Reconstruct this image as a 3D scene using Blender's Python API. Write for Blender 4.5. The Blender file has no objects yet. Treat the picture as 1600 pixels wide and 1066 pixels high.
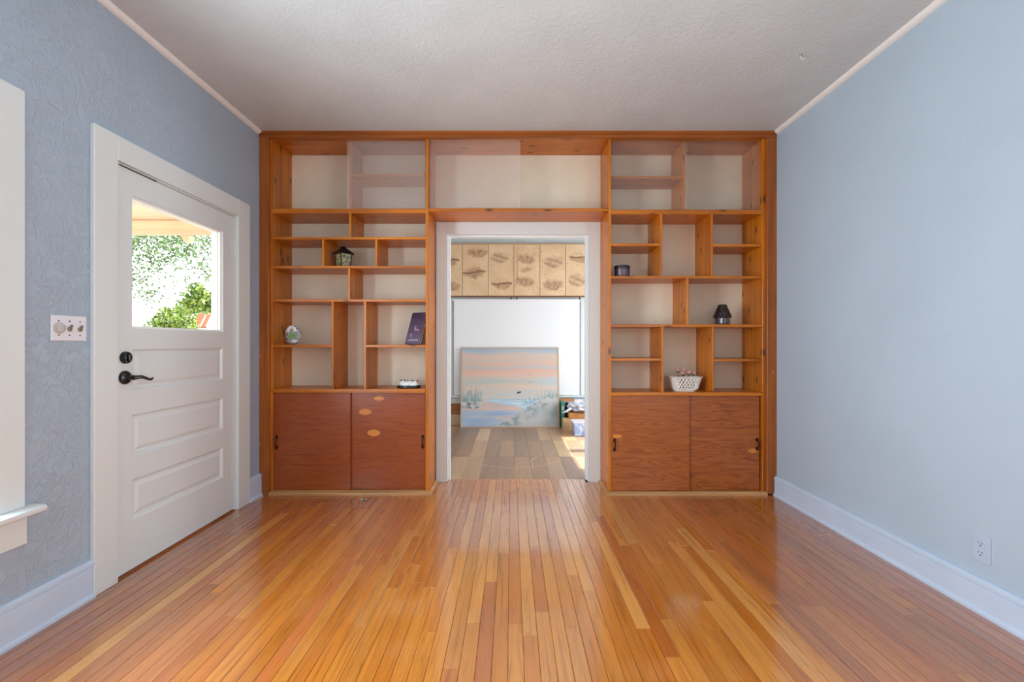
import bpy, bmesh, math, random
from mathutils import Vector, Matrix, noise

random.seed(7)
R = math.radians
C = bpy.context.scene.collection
SC = bpy.context.scene

# ------------------------------------------------------------------ camera, world, lights, exposure
cam_d = bpy.data.cameras.new('camera')
cam_d.sensor_width = 36.0
cam_d.lens = 700 / 1600 * 36.0
cam_d.shift_x = 1 / 1600
cam_d.shift_y = 5 / 1600
cam_d.clip_start = 0.05
cam_d.clip_end = 400
cam = bpy.data.objects.new('camera', cam_d)
C.objects.link(cam)
cam.location = (0, 0, 1.14)
cam.rotation_euler = (R(90), 0, 0)
SC.camera = cam

SC.view_settings.view_transform = 'Standard'
SC.view_settings.look = 'None'
SC.view_settings.gamma = 1
SC.view_settings.use_curve_mapping = False
SC.view_settings.exposure = 0.72
try:
    SC.cycles.max_bounces = 10
    SC.cycles.diffuse_bounces = 6
    SC.cycles.transparent_max_bounces = 12
    SC.cycles.caustics_reflective = False
    SC.cycles.caustics_refractive = False
    SC.cycles.sample_clamp_indirect = 6
except Exception:
    pass

world = bpy.data.worlds.new('bright_sky')
SC.world = world
world.use_nodes = True
bg = world.node_tree.nodes['Background']
bg.inputs['Color'].default_value = (0.93, 0.97, 1.0, 1)
bg.inputs['Strength'].default_value = 2.0


def area_light(name, loc, rot, sx, sy, power, color):
    d = bpy.data.lights.new(name, 'AREA')
    d.shape = 'RECTANGLE'
    d.size, d.size_y = sx, sy
    d.energy = power
    d.color = color
    o = bpy.data.objects.new(name, d)
    C.objects.link(o)
    o.location = loc
    o.rotation_euler = rot
    return o


sun_d = bpy.data.lights.new('sun', 'SUN')
sun_d.energy = 6.0
sun_d.angle = R(0.6)
sun_d.color = (1.0, 0.95, 0.86)
sun = bpy.data.objects.new('sun', sun_d)
C.objects.link(sun)
sun.location = (6, 5, 8)
sun.rotation_euler = (0, R(41.5), R(0))

# daylight entering by the windows of the room behind the camera (one light per window opening)
DAY = (0.73, 0.875, 1.0)
for wx in (-1.05, 0.05, 1.15):
    area_light('back_window_daylight', (wx, -1.64, 1.32), (R(90), 0, R(180)), 0.86, 1.5, 54, DAY)
# daylight entering by the left window
area_light('left_window_daylight', (-2.12, 1.03, 1.25), (R(90), 0, R(-90)), 1.1, 1.45, 78, DAY)
# added fill from an unseen window beside the camera, brightens the left door
area_light('right_fill_light', (2.22, 0.0, 1.25), (R(90), 0, R(90)), 1.7, 1.45, 32, DAY)
# daylight entering by the glazed doors of the far room
area_light('far_window_daylight', (2.42, 5.0, 1.05), (R(90), 0, R(90)), 1.5, 1.9, 42, DAY)

# ------------------------------------------------------------------ helpers


def lin(r, g, b):
    f = lambda c: (c / 255 / 12.92) if c / 255 <= 0.04045 else ((c / 255 + 0.055) / 1.055) ** 2.4
    return (f(r), f(g), f(b), 1.0)


class MB:
    def __init__(self):
        self.v, self.f = [], []

    def add(self, vs, fs):
        n = len(self.v)
        self.v += [tuple(p) for p in vs]
        self.f += [tuple(i + n for i in q) for q in fs]
        return self

    def box(self, x0, x1, y0, y1, z0, z1):
        vs = [(x0, y0, z0), (x1, y0, z0), (x1, y1, z0), (x0, y1, z0), (x0, y0, z1), (x1, y0, z1), (x1, y1, z1), (x0, y1, z1)]
        return self.add(vs, [(3, 2, 1, 0), (4, 5, 6, 7), (0, 1, 5, 4), (1, 2, 6, 5), (2, 3, 7, 6), (3, 0, 4, 7)])

    def frustum(self, c0, s0, c1, s1, ang=0.0):
        """rectangular frustum: centre and (x,y) sizes at bottom and top"""
        vs = []
        for c, s in ((c0, s0), (c1, s1)):
            for sx, sy in ((-1, -1), (1, -1), (1, 1), (-1, 1)):
                dx, dy = sx * s[0] / 2, sy * s[1] / 2
                vs.append((c[0] + dx * math.cos(ang) - dy * math.sin(ang), c[1] + dx * math.sin(ang) + dy * math.cos(ang), c[2]))
        return self.add(vs, [(3, 2, 1, 0), (4, 5, 6, 7), (0, 1, 5, 4), (1, 2, 6, 5), (2, 3, 7, 6), (3, 0, 4, 7)])

    def extrude(self, prof, axis, a, b):
        """closed 2D profile extruded along an axis: axis 'x' profile=(y,z); 'y' profile=(x,z); 'z' profile=(x,y)"""
        n = len(prof)
        def P(p, t):
            return (t, p[0], p[1]) if axis == 'x' else (p[0], t, p[1]) if axis == 'y' else (p[0], p[1], t)
        vs = [P(p, a) for p in prof] + [P(p, b) for p in prof]
        fs = [tuple(range(n)), tuple(range(2 * n - 1, n - 1, -1))]
        fs += [(i, i + n, (i + 1) % n + n, (i + 1) % n) for i in range(n)]
        return self.add(vs, fs)

    def tube(self, pts, r, n=8, cap=True):
        pts = [Vector(p) for p in pts]
        rr = r if isinstance(r, (list, tuple)) else [r] * len(pts)
        rings = []
        up = Vector((0.13, 0.27, 0.95))
        for i, p in enumerate(pts):
            t = (pts[min(i + 1, len(pts) - 1)] - pts[max(i - 1, 0)]).normalized()
            a = t.cross(up)
            if a.length < 1e-3:
                a = t.cross(Vector((1, 0, 0)))
            a.normalize()
            b = t.cross(a)
            rings.append([p + (a * math.cos(2 * math.pi * k / n) + b * math.sin(2 * math.pi * k / n)) * rr[i] for k in range(n)])
        vs = [q for ring in rings for q in ring]
        fs = []
        for i in range(len(pts) - 1):
            for k in range(n):
                fs.append((i * n + k, i * n + (k + 1) % n, (i + 1) * n + (k + 1) % n, (i + 1) * n + k))
        if cap:
            fs.append(tuple(range(n - 1, -1, -1)))
            m = (len(pts) - 1) * n
            fs.append(tuple(range(m, m + n)))
        return self.add(vs, fs)

    def lathe(self, prof, c=(0, 0, 0), axis='z', n=24, sx=1.0, sy=1.0):
        """prof = list of (radius, height); capped at both ends"""
        vs = []
        for r, h in prof:
            for k in range(n):
                a = 2 * math.pi * k / n
                u, w = r * math.cos(a) * sx, r * math.sin(a) * sy
                p = (u, w, h) if axis == 'z' else (h, u, w) if axis == 'x' else (u, h, w)
                vs.append((p[0] + c[0], p[1] + c[1], p[2] + c[2]))
        fs = []
        for i in range(len(prof) - 1):
            for k in range(n):
                fs.append((i * n + k, i * n + (k + 1) % n, (i + 1) * n + (k + 1) % n, (i + 1) * n + k))
        fs.append(tuple(range(n - 1, -1, -1)))
        m = (len(prof) - 1) * n
        fs.append(tuple(range(m, m + n)))
        return self.add(vs, fs)

    def blob(self, c, rad, seed=0, amp=0.15, freq=3.0, sub=2):
        bm = bmesh.new()
        bmesh.ops.create_icosphere(bm, subdivisions=sub, radius=1)
        off = Vector((seed * 3.1, seed * 1.7, seed * 2.3))
        vs = []
        for v in bm.verts:
            k = 1 + amp * noise.noise(v.co * freq + off)
            vs.append((c[0] + v.co.x * rad[0] * k, c[1] + v.co.y * rad[1] * k, c[2] + v.co.z * rad[2] * k))
        fs = [tuple(w.index for w in f.verts) for f in bm.faces]
        bm.free()
        return self.add(vs, fs)

    def build(self, name, m, parent=None, bevel=0.0, smooth=False, loc=None, rot=None):
        me = bpy.data.meshes.new(name)
        me.from_pydata(self.v, [], self.f)
        bm = bmesh.new()
        bm.from_mesh(me)
        bmesh.ops.recalc_face_normals(bm, faces=bm.faces)
        if bevel:
            bmesh.ops.bevel(bm, geom=list(bm.edges), offset=bevel, segments=1, affect='EDGES', profile=0.5)
        bm.to_mesh(me)
        bm.free()
        if smooth:
            for p in me.polygons:
                p.use_smooth = True
            if smooth != 'all':
                try:
                    me.set_sharp_from_angle(angle=R(40))
                except Exception:
                    pass
        me.materials.append(m)
        o = bpy.data.objects.new(name, me)
        C.objects.link(o)
        if parent:
            o.parent = parent
        if loc:
            o.location = loc
        if rot:
            o.rotation_euler = rot
        return o


def box(name, m, parent, x0, x1, y0, y1, z0, z1, bevel=0.0):
    return MB().box(x0, x1, y0, y1, z0, z1).build(name, m, parent, bevel)


def tag(o, label=None, cat=None, group=None, kind=None):
    if label: o['label'] = label
    if cat: o['category'] = cat
    if group: o['group'] = group
    if kind: o['kind'] = kind
    return o


def thing(name, label, cat, loc=(0, 0, 0), rz=0.0, group=None, kind=None):
    o = bpy.data.objects.new(name, None)
    o.empty_display_size = 0.05
    C.objects.link(o)
    o.location = loc
    o.rotation_euler = (0, 0, rz)
    return tag(o, label, cat, group, kind)


# ------------------------------------------------------------------ materials


class NT:
    def __init__(self, name):
        self.m = bpy.data.materials.new(name)
        self.m.use_nodes = True
        self.t = self.m.node_tree
        self.b = self.t.nodes['Principled BSDF']
        self.out = self.t.nodes['Material Output']

    def n(self, typ, **kw):
        nd = self.t.nodes.new(typ)
        for k, v in kw.items():
            if k in nd.inputs.keys():
                nd.inputs[k].default_value = v
            else:
                setattr(nd, k, v)
        return nd

    def l(self, a, b):
        self.t.links.new(a, b)

    def ramp(self, fac, stops):
        r = self.n('ShaderNodeValToRGB')
        els = r.color_ramp.elements
        while len(els) < len(stops):
            els.new(0.5)
        for e, (p, c) in zip(els, stops):
            e.position = p
            e.color = c
        self.l(fac, r.inputs['Fac'])
        return r.outputs['Color']

    def mix(self, fac, a, b, mode='MIX'):
        x = self.n('ShaderNodeMix', data_type='RGBA', blend_type=mode)
        for s, val in ((x.inputs[0], fac), (x.inputs[6], a), (x.inputs[7], b)):
            if hasattr(val, 'is_linked') or hasattr(val, 'links'):
                self.l(val, s)
            else:
                s.default_value = val
        return x.outputs[2]

    def bump(self, h, strength, dist):
        bp = self.n('ShaderNodeBump', Strength=strength, Distance=dist)
        self.l(h, bp.inputs['Height'])
        self.l(bp.outputs['Normal'], self.b.inputs['Normal'])

    def coords(self, scale, kind='object', rnd=True):
        """object coordinates (or world position), scaled, with a random offset per object"""
        if kind == 'object':
            src = self.n('ShaderNodeTexCoord').outputs['Object']
        else:
            src = self.n('ShaderNodeNewGeometry').outputs['Position']
        if rnd:
            oi = self.n('ShaderNodeObjectInfo')
            mul = self.n('ShaderNodeVectorMath', operation='MULTIPLY_ADD')
            self.l(oi.outputs['Random'], mul.inputs[0])
            mul.inputs[1].default_value = (37.0, 53.0, 71.0)
            self.l(src, mul.inputs[2])
            src = mul.outputs[0]
        mp = self.n('ShaderNodeMapping')
        mp.inputs['Scale'].default_value = scale
        self.l(src, mp.inputs['Vector'])
        return mp.outputs['Vector']


def plain(name, col, rough=0.5, metallic=0.0, spec=0.5, bump=None, var=0.0, **kw):
    k = NT(name)
    k.b.inputs['Base Color'].default_value = col
    k.b.inputs['Roughness'].default_value = rough
    k.b.inputs['Metallic'].default_value = metallic
    k.b.inputs['Specular IOR Level'].default_value = spec
    for kk, v in kw.items():
        k.b.inputs[kk.replace('_', ' ')].default_value = v
    if var or bump:
        co = k.coords((1, 1, 1), 'object', False)
        nz = k.n('ShaderNodeTexNoise', Scale=(bump[0] if bump else 6.0), Detail=4.0, Roughness=0.6)
        k.l(co, nz.inputs['Vector'])
        if bump:
            k.bump(nz.outputs['Fac'], bump[1], bump[2])
        if var:
            dark = tuple(c * (1 - var) for c in col[:3]) + (1,)
            lite = tuple(min(1, c * (1 + var)) for c in col[:3]) + (1,)
            k.l(k.ramp(nz.outputs['Fac'], [(0.3, dark), (0.7, lite)]), k.b.inputs['Base Color'])
    return k.m


def wall_paint(name, col, amount, scale):
    """painted trowelled plaster"""
    k = NT(name)
    k.b.inputs['Roughness'].default_value = 0.42
    k.b.inputs['Specular IOR Level'].default_value = 0.35
    co = k.coords((1, 1, 1), 'world', False)
    n1 = k.n('ShaderNodeTexNoise', Scale=scale, Detail=5.0, Roughness=0.62, Distortion=1.2)
    k.l(co, n1.inputs['Vector'])
    n2 = k.n('ShaderNodeTexNoise', Scale=scale * 0.12, Detail=2.0)
    k.l(co, n2.inputs['Vector'])
    h = k.ramp(n1.outputs['Fac'], [(0.40, (0, 0, 0, 1)), (0.56, (1, 1, 1, 1))])
    k.bump(h, amount, 0.004)
    dk = tuple(c * 0.95 for c in col[:3]) + (1,)
    k.l(k.ramp(n2.outputs['Fac'], [(0.35, dk), (0.65, col)]), k.b.inputs['Base Color'])
    return k.m


def wood(name, axis, tones, rough=0.32, knots=True, fine=34.0, long=1.1, coat=0.0, spec=0.5, chips=False):
    k = NT(name)
    sc = [fine, fine, fine]
    sc['xyz'.index(axis)] = long
    co = k.coords(tuple(sc), 'object', True)
    n1 = k.n('ShaderNodeTexNoise', Scale=1.0, Detail=5.0, Roughness=0.6, Distortion=0.7)
    k.l(co, n1.inputs['Vector'])
    col = k.ramp(n1.outputs['Fac'], [(0.25, tones[0]), (0.5, tones[1]), (0.75, tones[2])])
    sc2 = [2.2, 2.2, 2.2]
    co2 = k.coords(tuple(sc2), 'object', True)
    n2 = k.n('ShaderNodeTexNoise', Scale=1.0, Detail=2.0)
    k.l(co2, n2.inputs['Vector'])
    shade = k.ramp(n2.outputs['Fac'], [(0.3, (0.78, 0.74, 0.7, 1)), (0.7, (1.1, 1.1, 1.1, 1))])
    col = k.mix(1.0, col, shade, 'MULTIPLY')
    if knots:
        sep = k.n('ShaderNodeSeparateXYZ')
        k.l(k.coords((1, 1, 1), 'object', True), sep.inputs[0])
        names = [c for c in 'XYZ' if c.lower() != axis]
        ad = k.n('ShaderNodeMath', operation='ADD')
        k.l(sep.outputs[names[0]], ad.inputs[0])
        k.l(sep.outputs[names[1]], ad.inputs[1])
        cmb = k.n('ShaderNodeCombineXYZ')
        for sck, so_, f in ((cmb.inputs[0], ad.outputs[0], 6.0), (cmb.inputs[1], sep.outputs[axis.upper()], 2.6)):
            mm = k.n('ShaderNodeMath', operation='MULTIPLY')
            mm.inputs[1].default_value = f
            k.l(so_, mm.inputs[0])
            k.l(mm.outputs[0], sck)
        vo = k.n('ShaderNodeTexVoronoi', voronoi_dimensions='2D', Scale=1.0, Randomness=1.0)
        k.l(cmb.outputs[0], vo.inputs['Vector'])
        kn = k.ramp(vo.outputs['Distance'], [(0.035, (0.9, 0.9, 0.9, 1)), (0.10, (0, 0, 0, 1))])
        col = k.mix(kn, col, tuple(c * 0.22 for c in tones[0][:3]) + (1,))
    if chips:
        n5 = k.n('ShaderNodeTexNoise', Scale=1.0, Detail=3.0, Roughness=0.6)
        k.l(k.coords((30, 30, 9), 'object', True), n5.inputs['Vector'])
        col = k.mix(k.ramp(n5.outputs['Fac'], [(0.715, (0, 0, 0, 1)), (0.74, (1, 1, 1, 1))]), col, lin(214, 196, 170))
    k.l(col, k.b.inputs['Base Color'])
    k.b.inputs['Roughness'].default_value = rough
    k.b.inputs['Specular IOR Level'].default_value = spec
    k.b.inputs['Coat Weight'].default_value = coat
    k.b.inputs['Coat Roughness'].default_value = 0.2
    return k.m


def plywood(name, tones):
    k = NT(name)
    co = k.coords((0.8, 1.0, 8.5), 'object', True)
    n1 = k.n('ShaderNodeTexNoise', Scale=2.1, Detail=2.2, Roughness=0.42, Distortion=0.7)
    k.l(co, n1.inputs['Vector'])
    mul = k.n('ShaderNodeMath', operation='MULTIPLY')
    mul.inputs[1].default_value = 9.0
    k.l(n1.outputs['Fac'], mul.inputs[0])
    fr = k.n('ShaderNodeMath', operation='PINGPONG')
    fr.inputs[1].default_value = 0.5
    k.l(mul.outputs[0], fr.inputs[0])
    col = k.ramp(fr.outputs[0], [(0.0, tones[0]), (0.14, tones[1]), (0.5, tones[2])])
    co2 = k.coords((3.0, 3.0, 90.0), 'object', True)
    n2 = k.n('ShaderNodeTexNoise', Scale=1.0, Detail=4.0)
    k.l(co2, n2.inputs['Vector'])
    sh = k.ramp(n2.outputs['Fac'], [(0.3, (0.86, 0.84, 0.82, 1)), (0.7, (1.08, 1.08, 1.08, 1))])
    k.l(k.mix(1.0, col, sh, 'MULTIPLY'), k.b.inputs['Base Color'])
    k.b.inputs['Roughness'].default_value = 0.3
    k.b.inputs['Specular IOR Level'].default_value = 0.55
    return k.m


def floor_wood(name, rough, grain=0.5, coat=0.0):
    """strip flooring: the tone of each plank is its object colour; grain runs along Y"""
    k = NT(name)
    oi = k.n('ShaderNodeObjectInfo')
    co = k.coords((52, 2.2, 52), 'world', True)
    n1 = k.n('ShaderNodeTexNoise', Scale=1.0, Detail=5.0, Roughness=0.65, Distortion=1.0)
    k.l(co, n1.inputs['Vector'])
    g = k.ramp(n1.outputs['Fac'], [(0.28, (1 - grain, 1 - grain * 1.15, 1 - grain * 1.25, 1)), (0.48, (0.95, 0.95, 0.95, 1)), (0.75, (1.1, 1.12, 1.15, 1))])
    col = k.mix(1.0, oi.outputs['Color'], g, 'MULTIPLY')
    n4 = k.n('ShaderNodeTexNoise', Scale=1.0, Detail=3.0, Roughness=0.7)
    k.l(k.coords((240, 11, 240), 'world', True), n4.inputs['Vector'])
    col = k.mix(1.0, col, k.ramp(n4.outputs['Fac'], [(0.26, (1 - grain * 0.6, 1 - grain * 0.7, 1 - grain * 0.7, 1)), (0.44, (1, 1, 1, 1))]), 'MULTIPLY')
    co2 = k.coords((3, 1.2, 3), 'world', False)
    n2 = k.n('ShaderNodeTexNoise', Scale=1.0, Detail=3.0)
    k.l(co2, n2.inputs['Vector'])
    w = k.ramp(n2.outputs['Fac'], [(0.3, (0.86, 0.84, 0.82, 1)), (0.6, (1.0, 1.0, 1.0, 1))])
    k.l(k.mix(1.0, col, w, 'MULTIPLY'), k.b.inputs['Base Color'])
    rr = k.n('ShaderNodeMapRange')
    rr.inputs['To Min'].default_value = rough * 0.8
    rr.inputs['To Max'].default_value = rough * 1.25
    k.l(n2.outputs['Fac'], rr.inputs['Value'])
    k.l(rr.outputs['Result'], k.b.inputs['Roughness'])
    k.b.inputs['Specular IOR Level'].default_value = 0.5
    k.b.inputs['Coat Weight'].default_value = coat
    k.b.inputs['Coat Roughness'].default_value = 0.09
    k.b.inputs['Coat IOR'].default_value = 1.85
    n3 = k.n('ShaderNodeTexNoise', Scale=5.0, Detail=2.0)
    k.l(k.coords((1, 1, 1), 'world', False), n3.inputs['Vector'])
    k.bump(n3.outputs['Fac'], 0.05, 0.01)
    return k.m


def glass(name, haze, tint=(0.97, 0.98, 0.98, 1), haze_col=(0.8, 0.74, 0.74, 1), gloss=0.06):
    """window glass: clear, mirror reflection by Fresnel, reflected room light put in as a diffuse haze"""
    k = NT(name)
    k.t.nodes.remove(k.b)
    tr = k.n('ShaderNodeBsdfTransparent')
    tr.inputs['Color'].default_value = tint
    df = k.n('ShaderNodeBsdfDiffuse')
    df.inputs['Color'].default_value = haze_col
    gl = k.n('ShaderNodeBsdfGlossy')
    gl.inputs['Roughness'].default_value = 0.02
    lw = k.n('ShaderNodeLayerWeight', Blend=0.5)
    pw5 = k.n('ShaderNodeMath', operation='POWER')
    pw5.inputs[1].default_value = 5.0
    k.l(lw.outputs['Facing'], pw5.inputs[0])
    fr = k.n('ShaderNodeMath', operation='MULTIPLY_ADD')
    fr.inputs[1].default_value = 0.5
    fr.inputs[2].default_value = 0.03
    k.l(pw5.outputs[0], fr.inputs[0])
    m1 = k.n('ShaderNodeMixShader')
    m1.inputs['Fac'].default_value = haze
    k.l(tr.outputs[0], m1.inputs[1])
    k.l(df.outputs[0], m1.inputs[2])
    m2 = k.n('ShaderNodeMixShader')
    k.l(fr.outputs[0], m2.inputs['Fac'])
    k.l(m1.outputs[0], m2.inputs[1])
    k.l(gl.outputs[0], m2.inputs[2])
    k.l(m2.outputs[0], k.out.inputs['Surface'])
    return k.m


def printed(name, rough=0.6, bump=0.0):
    """flat print: colours come from the picture's own colour attribute"""
    k = NT(name)
    a = k.n('ShaderNodeAttribute', attribute_name='print')
    k.l(a.outputs['Color'], k.b.inputs['Base Color'])
    k.b.inputs['Roughness'].default_value = rough
    return k.m


def leafmat(name, c0, c1):
    k = NT(name)
    oi = k.n('ShaderNodeNewGeometry')
    nz = k.n('ShaderNodeTexNoise', Scale=3.0, Detail=2.0)
    k.l(oi.outputs['Position'], nz.inputs['Vector'])
    mixf = k.n('ShaderNodeMath', operation='ADD')
    k.l(oi.outputs['Random Per Island'], mixf.inputs[0])
    k.l(nz.outputs['Fac'], mixf.inputs[1])
    half = k.n('ShaderNodeMath', operation='MULTIPLY')
    half.inputs[1].default_value = 0.5
    k.l(mixf.outputs[0], half.inputs[0])
    k.l(k.ramp(half.outputs[0], [(0.25, c0), (0.75, c1)]), k.b.inputs['Base Color'])
    k.b.inputs['Roughness'].default_value = 0.5
    k.b.inputs['Transmission Weight'].default_value = 0.0
    return k.m


M = {}
M['blue_wall'] = wall_paint('blue_wall', lin(182, 199, 213), 0.10, 14.0)
M['blue_wall_rough'] = wall_paint('blue_wall_rough', lin(174, 188, 203), 0.6, 26.0)
M['base_paint'] = plain('base_paint', lin(202, 216, 234), 0.3, var=0.03)
M['white_paint'] = plain('white_paint', lin(222, 227, 226), 0.33, bump=(7.0, 0.02, 0.003))
M['jamb_white'] = plain('jamb_white', lin(236, 238, 238), 0.4)
M['white_wall'] = plain('white_wall', lin(238, 238, 238), 0.6)
M['blind_white'] = plain('blind_white', lin(242, 242, 243), 0.7)
M['ceiling'] = wall_paint('ceiling_plaster', lin(213, 217, 218), 0.32, 30.0)
M['cream'] = plain('cream_plaster', lin(233, 221, 198), 0.6, var=0.04)
PT = (lin(154, 77, 4), lin(198, 112, 14), lin(216, 136, 34))
M['pine_x'] = wood('pine_x', 'x', PT)
M['pine_z'] = wood('pine_z', 'z', PT)
M['pine_y'] = wood('pine_y', 'y', PT)
TT = (lin(125, 62, 14), lin(160, 86, 26), lin(178, 102, 38))
M['trim_x'] = wood('trim_x', 'x', TT, knots=False)
M['trim_z'] = wood('trim_z', 'z', TT, knots=False, chips=True)
M['shoe'] = wood('shoe_wood', 'x', (lin(160, 112, 66), lin(190, 140, 88), lin(205, 160, 110)), knots=False)
M['ply'] = plywood('plywood', (lin(138, 68, 20), lin(162, 83, 26), lin(172, 95, 36)))
M['ply_dark'] = plywood('plywood_dark', (lin(132, 58, 16), lin(146, 66, 18), lin(154, 75, 24)))
M['patch'] = plain('patch_veneer', lin(205, 128, 50), 0.3, var=0.12)
M['bronze'] = plain('bronze', lin(62, 40, 26), 0.4, 0.8, var=0.2)
M['black_metal'] = plain('black_metal', lin(16, 15, 16), 0.22, 0.0, 0.7)
M['steel'] = plain('steel', lin(175, 175, 172), 0.3, 0.9)
M['brass'] = plain('aged_brass', lin(150, 140, 112), 0.35, 0.8)
M['slot_black'] = plain('slot_black', lin(25, 25, 27), 0.6)
M['plate_white'] = plain('plate_white', lin(228, 226, 232), 0.3)
M['knob_grey'] = plain('knob_grey', lin(196, 190, 188), 0.35)
M['outlet_blue'] = plain('painted_outlet', lin(186, 201, 219), 0.4)
M['floor'] = floor_wood('oak_strip', 0.22, 0.42, 1.0)
M['floor_gap'] = plain('floor_gap', lin(52, 28, 14), 0.8)
M['far_floor'] = floor_wood('far_plank', 0.33, 0.22)
M['glass_clear'] = glass('clear_glass', 0.0)
M['glass_hazy'] = glass('hazy_glass', 0.13, haze_col=(0.88, 0.64, 0.56, 1))  # pinkish diffuse colour stands for room light reflected in the panes
M['glass_low_haze'] = glass('low_haze_glass', 0.06, haze_col=(0.88, 0.64, 0.54, 1))
M['print'] = printed('print', 0.55)
M['print_gloss'] = printed('print_gloss', 0.3)

# ------------------------------------------------------------------ the room
XL, XR, ZC = -1.90, 2.00, 2.743
YB = -1.5           # wall behind the camera
YW = 3.72           # face of the wall behind the bookcases
YF = 6.36           # far wall of the next room


def holes(mb, axis, c0, c1, a0, a1, z0, z1, openings):
    """wall slab between planes c0..c1, spanning a0..a1 along the other axis, with rectangular openings (a,b,z,z)"""
    cuts = sorted(set([a0, a1] + [o[0] for o in openings] + [o[1] for o in openings]))
    for s, e in zip(cuts[:-1], cuts[1:]):
        zs = [(z0, z1)]
        for o in openings:
            if o[0] <= s + 1e-6 and o[1] >= e - 1e-6:
                nz = []
                for p, q in zs:
                    if o[2] > p: nz.append((p, min(q, o[2])))
                    if o[3] < q: nz.append((max(p, o[3]), q))
                zs = nz
        for p, q in zs:
            if q - p > 1e-4:
                if axis == 'x': mb.box(c0, c1, s, e, p, q)
                else: mb.box(s, e, c0, c1, p, q)
    return mb


tag(holes(MB(), 'x', XL - 0.14, XL, YB, 3.84, 0, ZC, [(2.14, 3.085, 0, 2.022), (0.48, 1.60, 0.51, 2.0)]).build('wall_left', M['blue_wall_rough']),
    'pale blue textured plaster wall with the white glazed door', 'wall', kind='structure')
tag(holes(MB(), 'x', XR, XR + 0.14, YB, 3.72, 0, ZC, [(-0.9, 0.9, 0.51, 2.0)]).build('wall_right', M['blue_wall']),
    'plain pale blue wall on the right with an outlet near the floor', 'wall', kind='structure')
tag(holes(MB(), 'y', YB - 0.14, YB, XL - 0.14, XR + 0.14, 0, ZC, [(-1.5, -0.6, 0.55, 2.1), (-0.4, 0.5, 0.55, 2.1), (0.7, 1.6, 0.55, 2.1)]).build('wall_back', M['blue_wall']),
    'pale blue wall with three windows behind the camera', 'wall', kind='structure')
tag(holes(MB(), 'y', YW, 3.84, XL, 2.44, 0, ZC, [(-0.535, 0.643, 0, 2.06)]).build('wall_front', M['white_wall']),
    'wall behind the bookcases with the doorway to the next room', 'wall', kind='structure')
tag(MB().box(XL - 0.14, 2.46, YB - 0.14, YF + 0.12, ZC, ZC + 0.1).build('ceiling', M['ceiling']),
    'off-white textured plaster ceiling', 'ceiling', kind='structure')

# floor: a dark sub-floor, and every strip in sight a plank of its own
fl = tag(MB().box(XL, XR, YB, 3.78, -0.06, -0.018).build('floor', M['floor_gap']), 'glossy orange oak strip floor of the blue room', 'floor', kind='structure')
TONES = [(206, 128, 50), (200, 120, 44), (210, 134, 56), (194, 112, 38), (206, 130, 52), (202, 123, 48), (213, 140, 64), (197, 117, 44)]
pw = 0.0572
ix = int(math.ceil((XR - XL) / pw))


def plank(name, m, parent, x0, x1, y0, y1, top, tone, ch=0.0011, thick=0.018):
    mb = MB()
    g = 0.0006
    x0 += g; x1 -= g; y0 += g; y1 -= g
    mb.add([(x0, y0, top - thick), (x1, y0, top - thick), (x1, y1, top - thick), (x0, y1, top - thick),
            (x0, y0, top - ch), (x1, y0, top - ch), (x1, y1, top - ch), (x0, y1, top - ch),
            (x0 + ch, y0 + 0.0004, top), (x1 - ch, y0 + 0.0004, top), (x1 - ch, y1 - 0.0004, top), (x0 + ch, y1 - 0.0004, top)],
           [(0, 1, 5, 4), (1, 2, 6, 5), (2, 3, 7, 6), (3, 0, 4, 7), (4, 5, 9, 8), (5, 6, 10, 9), (6, 7, 11, 10), (7, 4, 8, 11), (8, 9, 10, 11)])
    o = mb.build(name, m, parent)
    k = random.uniform(0.90, 1.06)
    c = lin(*tone)
    o.color = (c[0] * k, c[1] * k, c[2] * k, 1)
    return o


Y0 = 1.30
rear = MB()
for i in range(ix):
    x0 = XL + i * pw
    x1 = min(x0 + pw, XR)
    if x1 - x0 < 0.01:
        continue
    xm = (x0 + x1) / 2
    yend = 3.78 if -0.525 < xm < 0.632 else (3.70 if -0.62 < xm < 0.75 else 3.44)
    ystart = max(Y0, abs(xm) / 1.16 - 0.12)
    y = ystart
    first = True
    while y < yend - 0.001:
        L = random.uniform(0.25, 1.3) if first else random.uniform(0.55, 1.7)
        first = False
        e = min(y + L, yend)
        if yend - e < 0.16:
            e = yend
        t = random.choice(TONES)
        q = random.random()
        if q < 0.03: t = (188, 104, 42)
        elif q < 0.08: t = (218, 150, 76)
        elif q < 0.13: t = (190, 108, 52)
        elif abs(xm) > 1.15 and q < 0.92: t = random.choice([(186, 112, 58), (194, 118, 60), (180, 108, 58)])  # planks near the side walls darker: shade put into their tone
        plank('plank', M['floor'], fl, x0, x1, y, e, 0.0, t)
        y = e
    rear.box(x0 + 0.0006, x1 - 0.0006, YB, ystart - 0.001, -0.018, 0)
ro = rear.build('rear_planks', M['floor'], fl)
ro.color = lin(208, 130, 62)
ro['kind'] = 'stuff'

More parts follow.
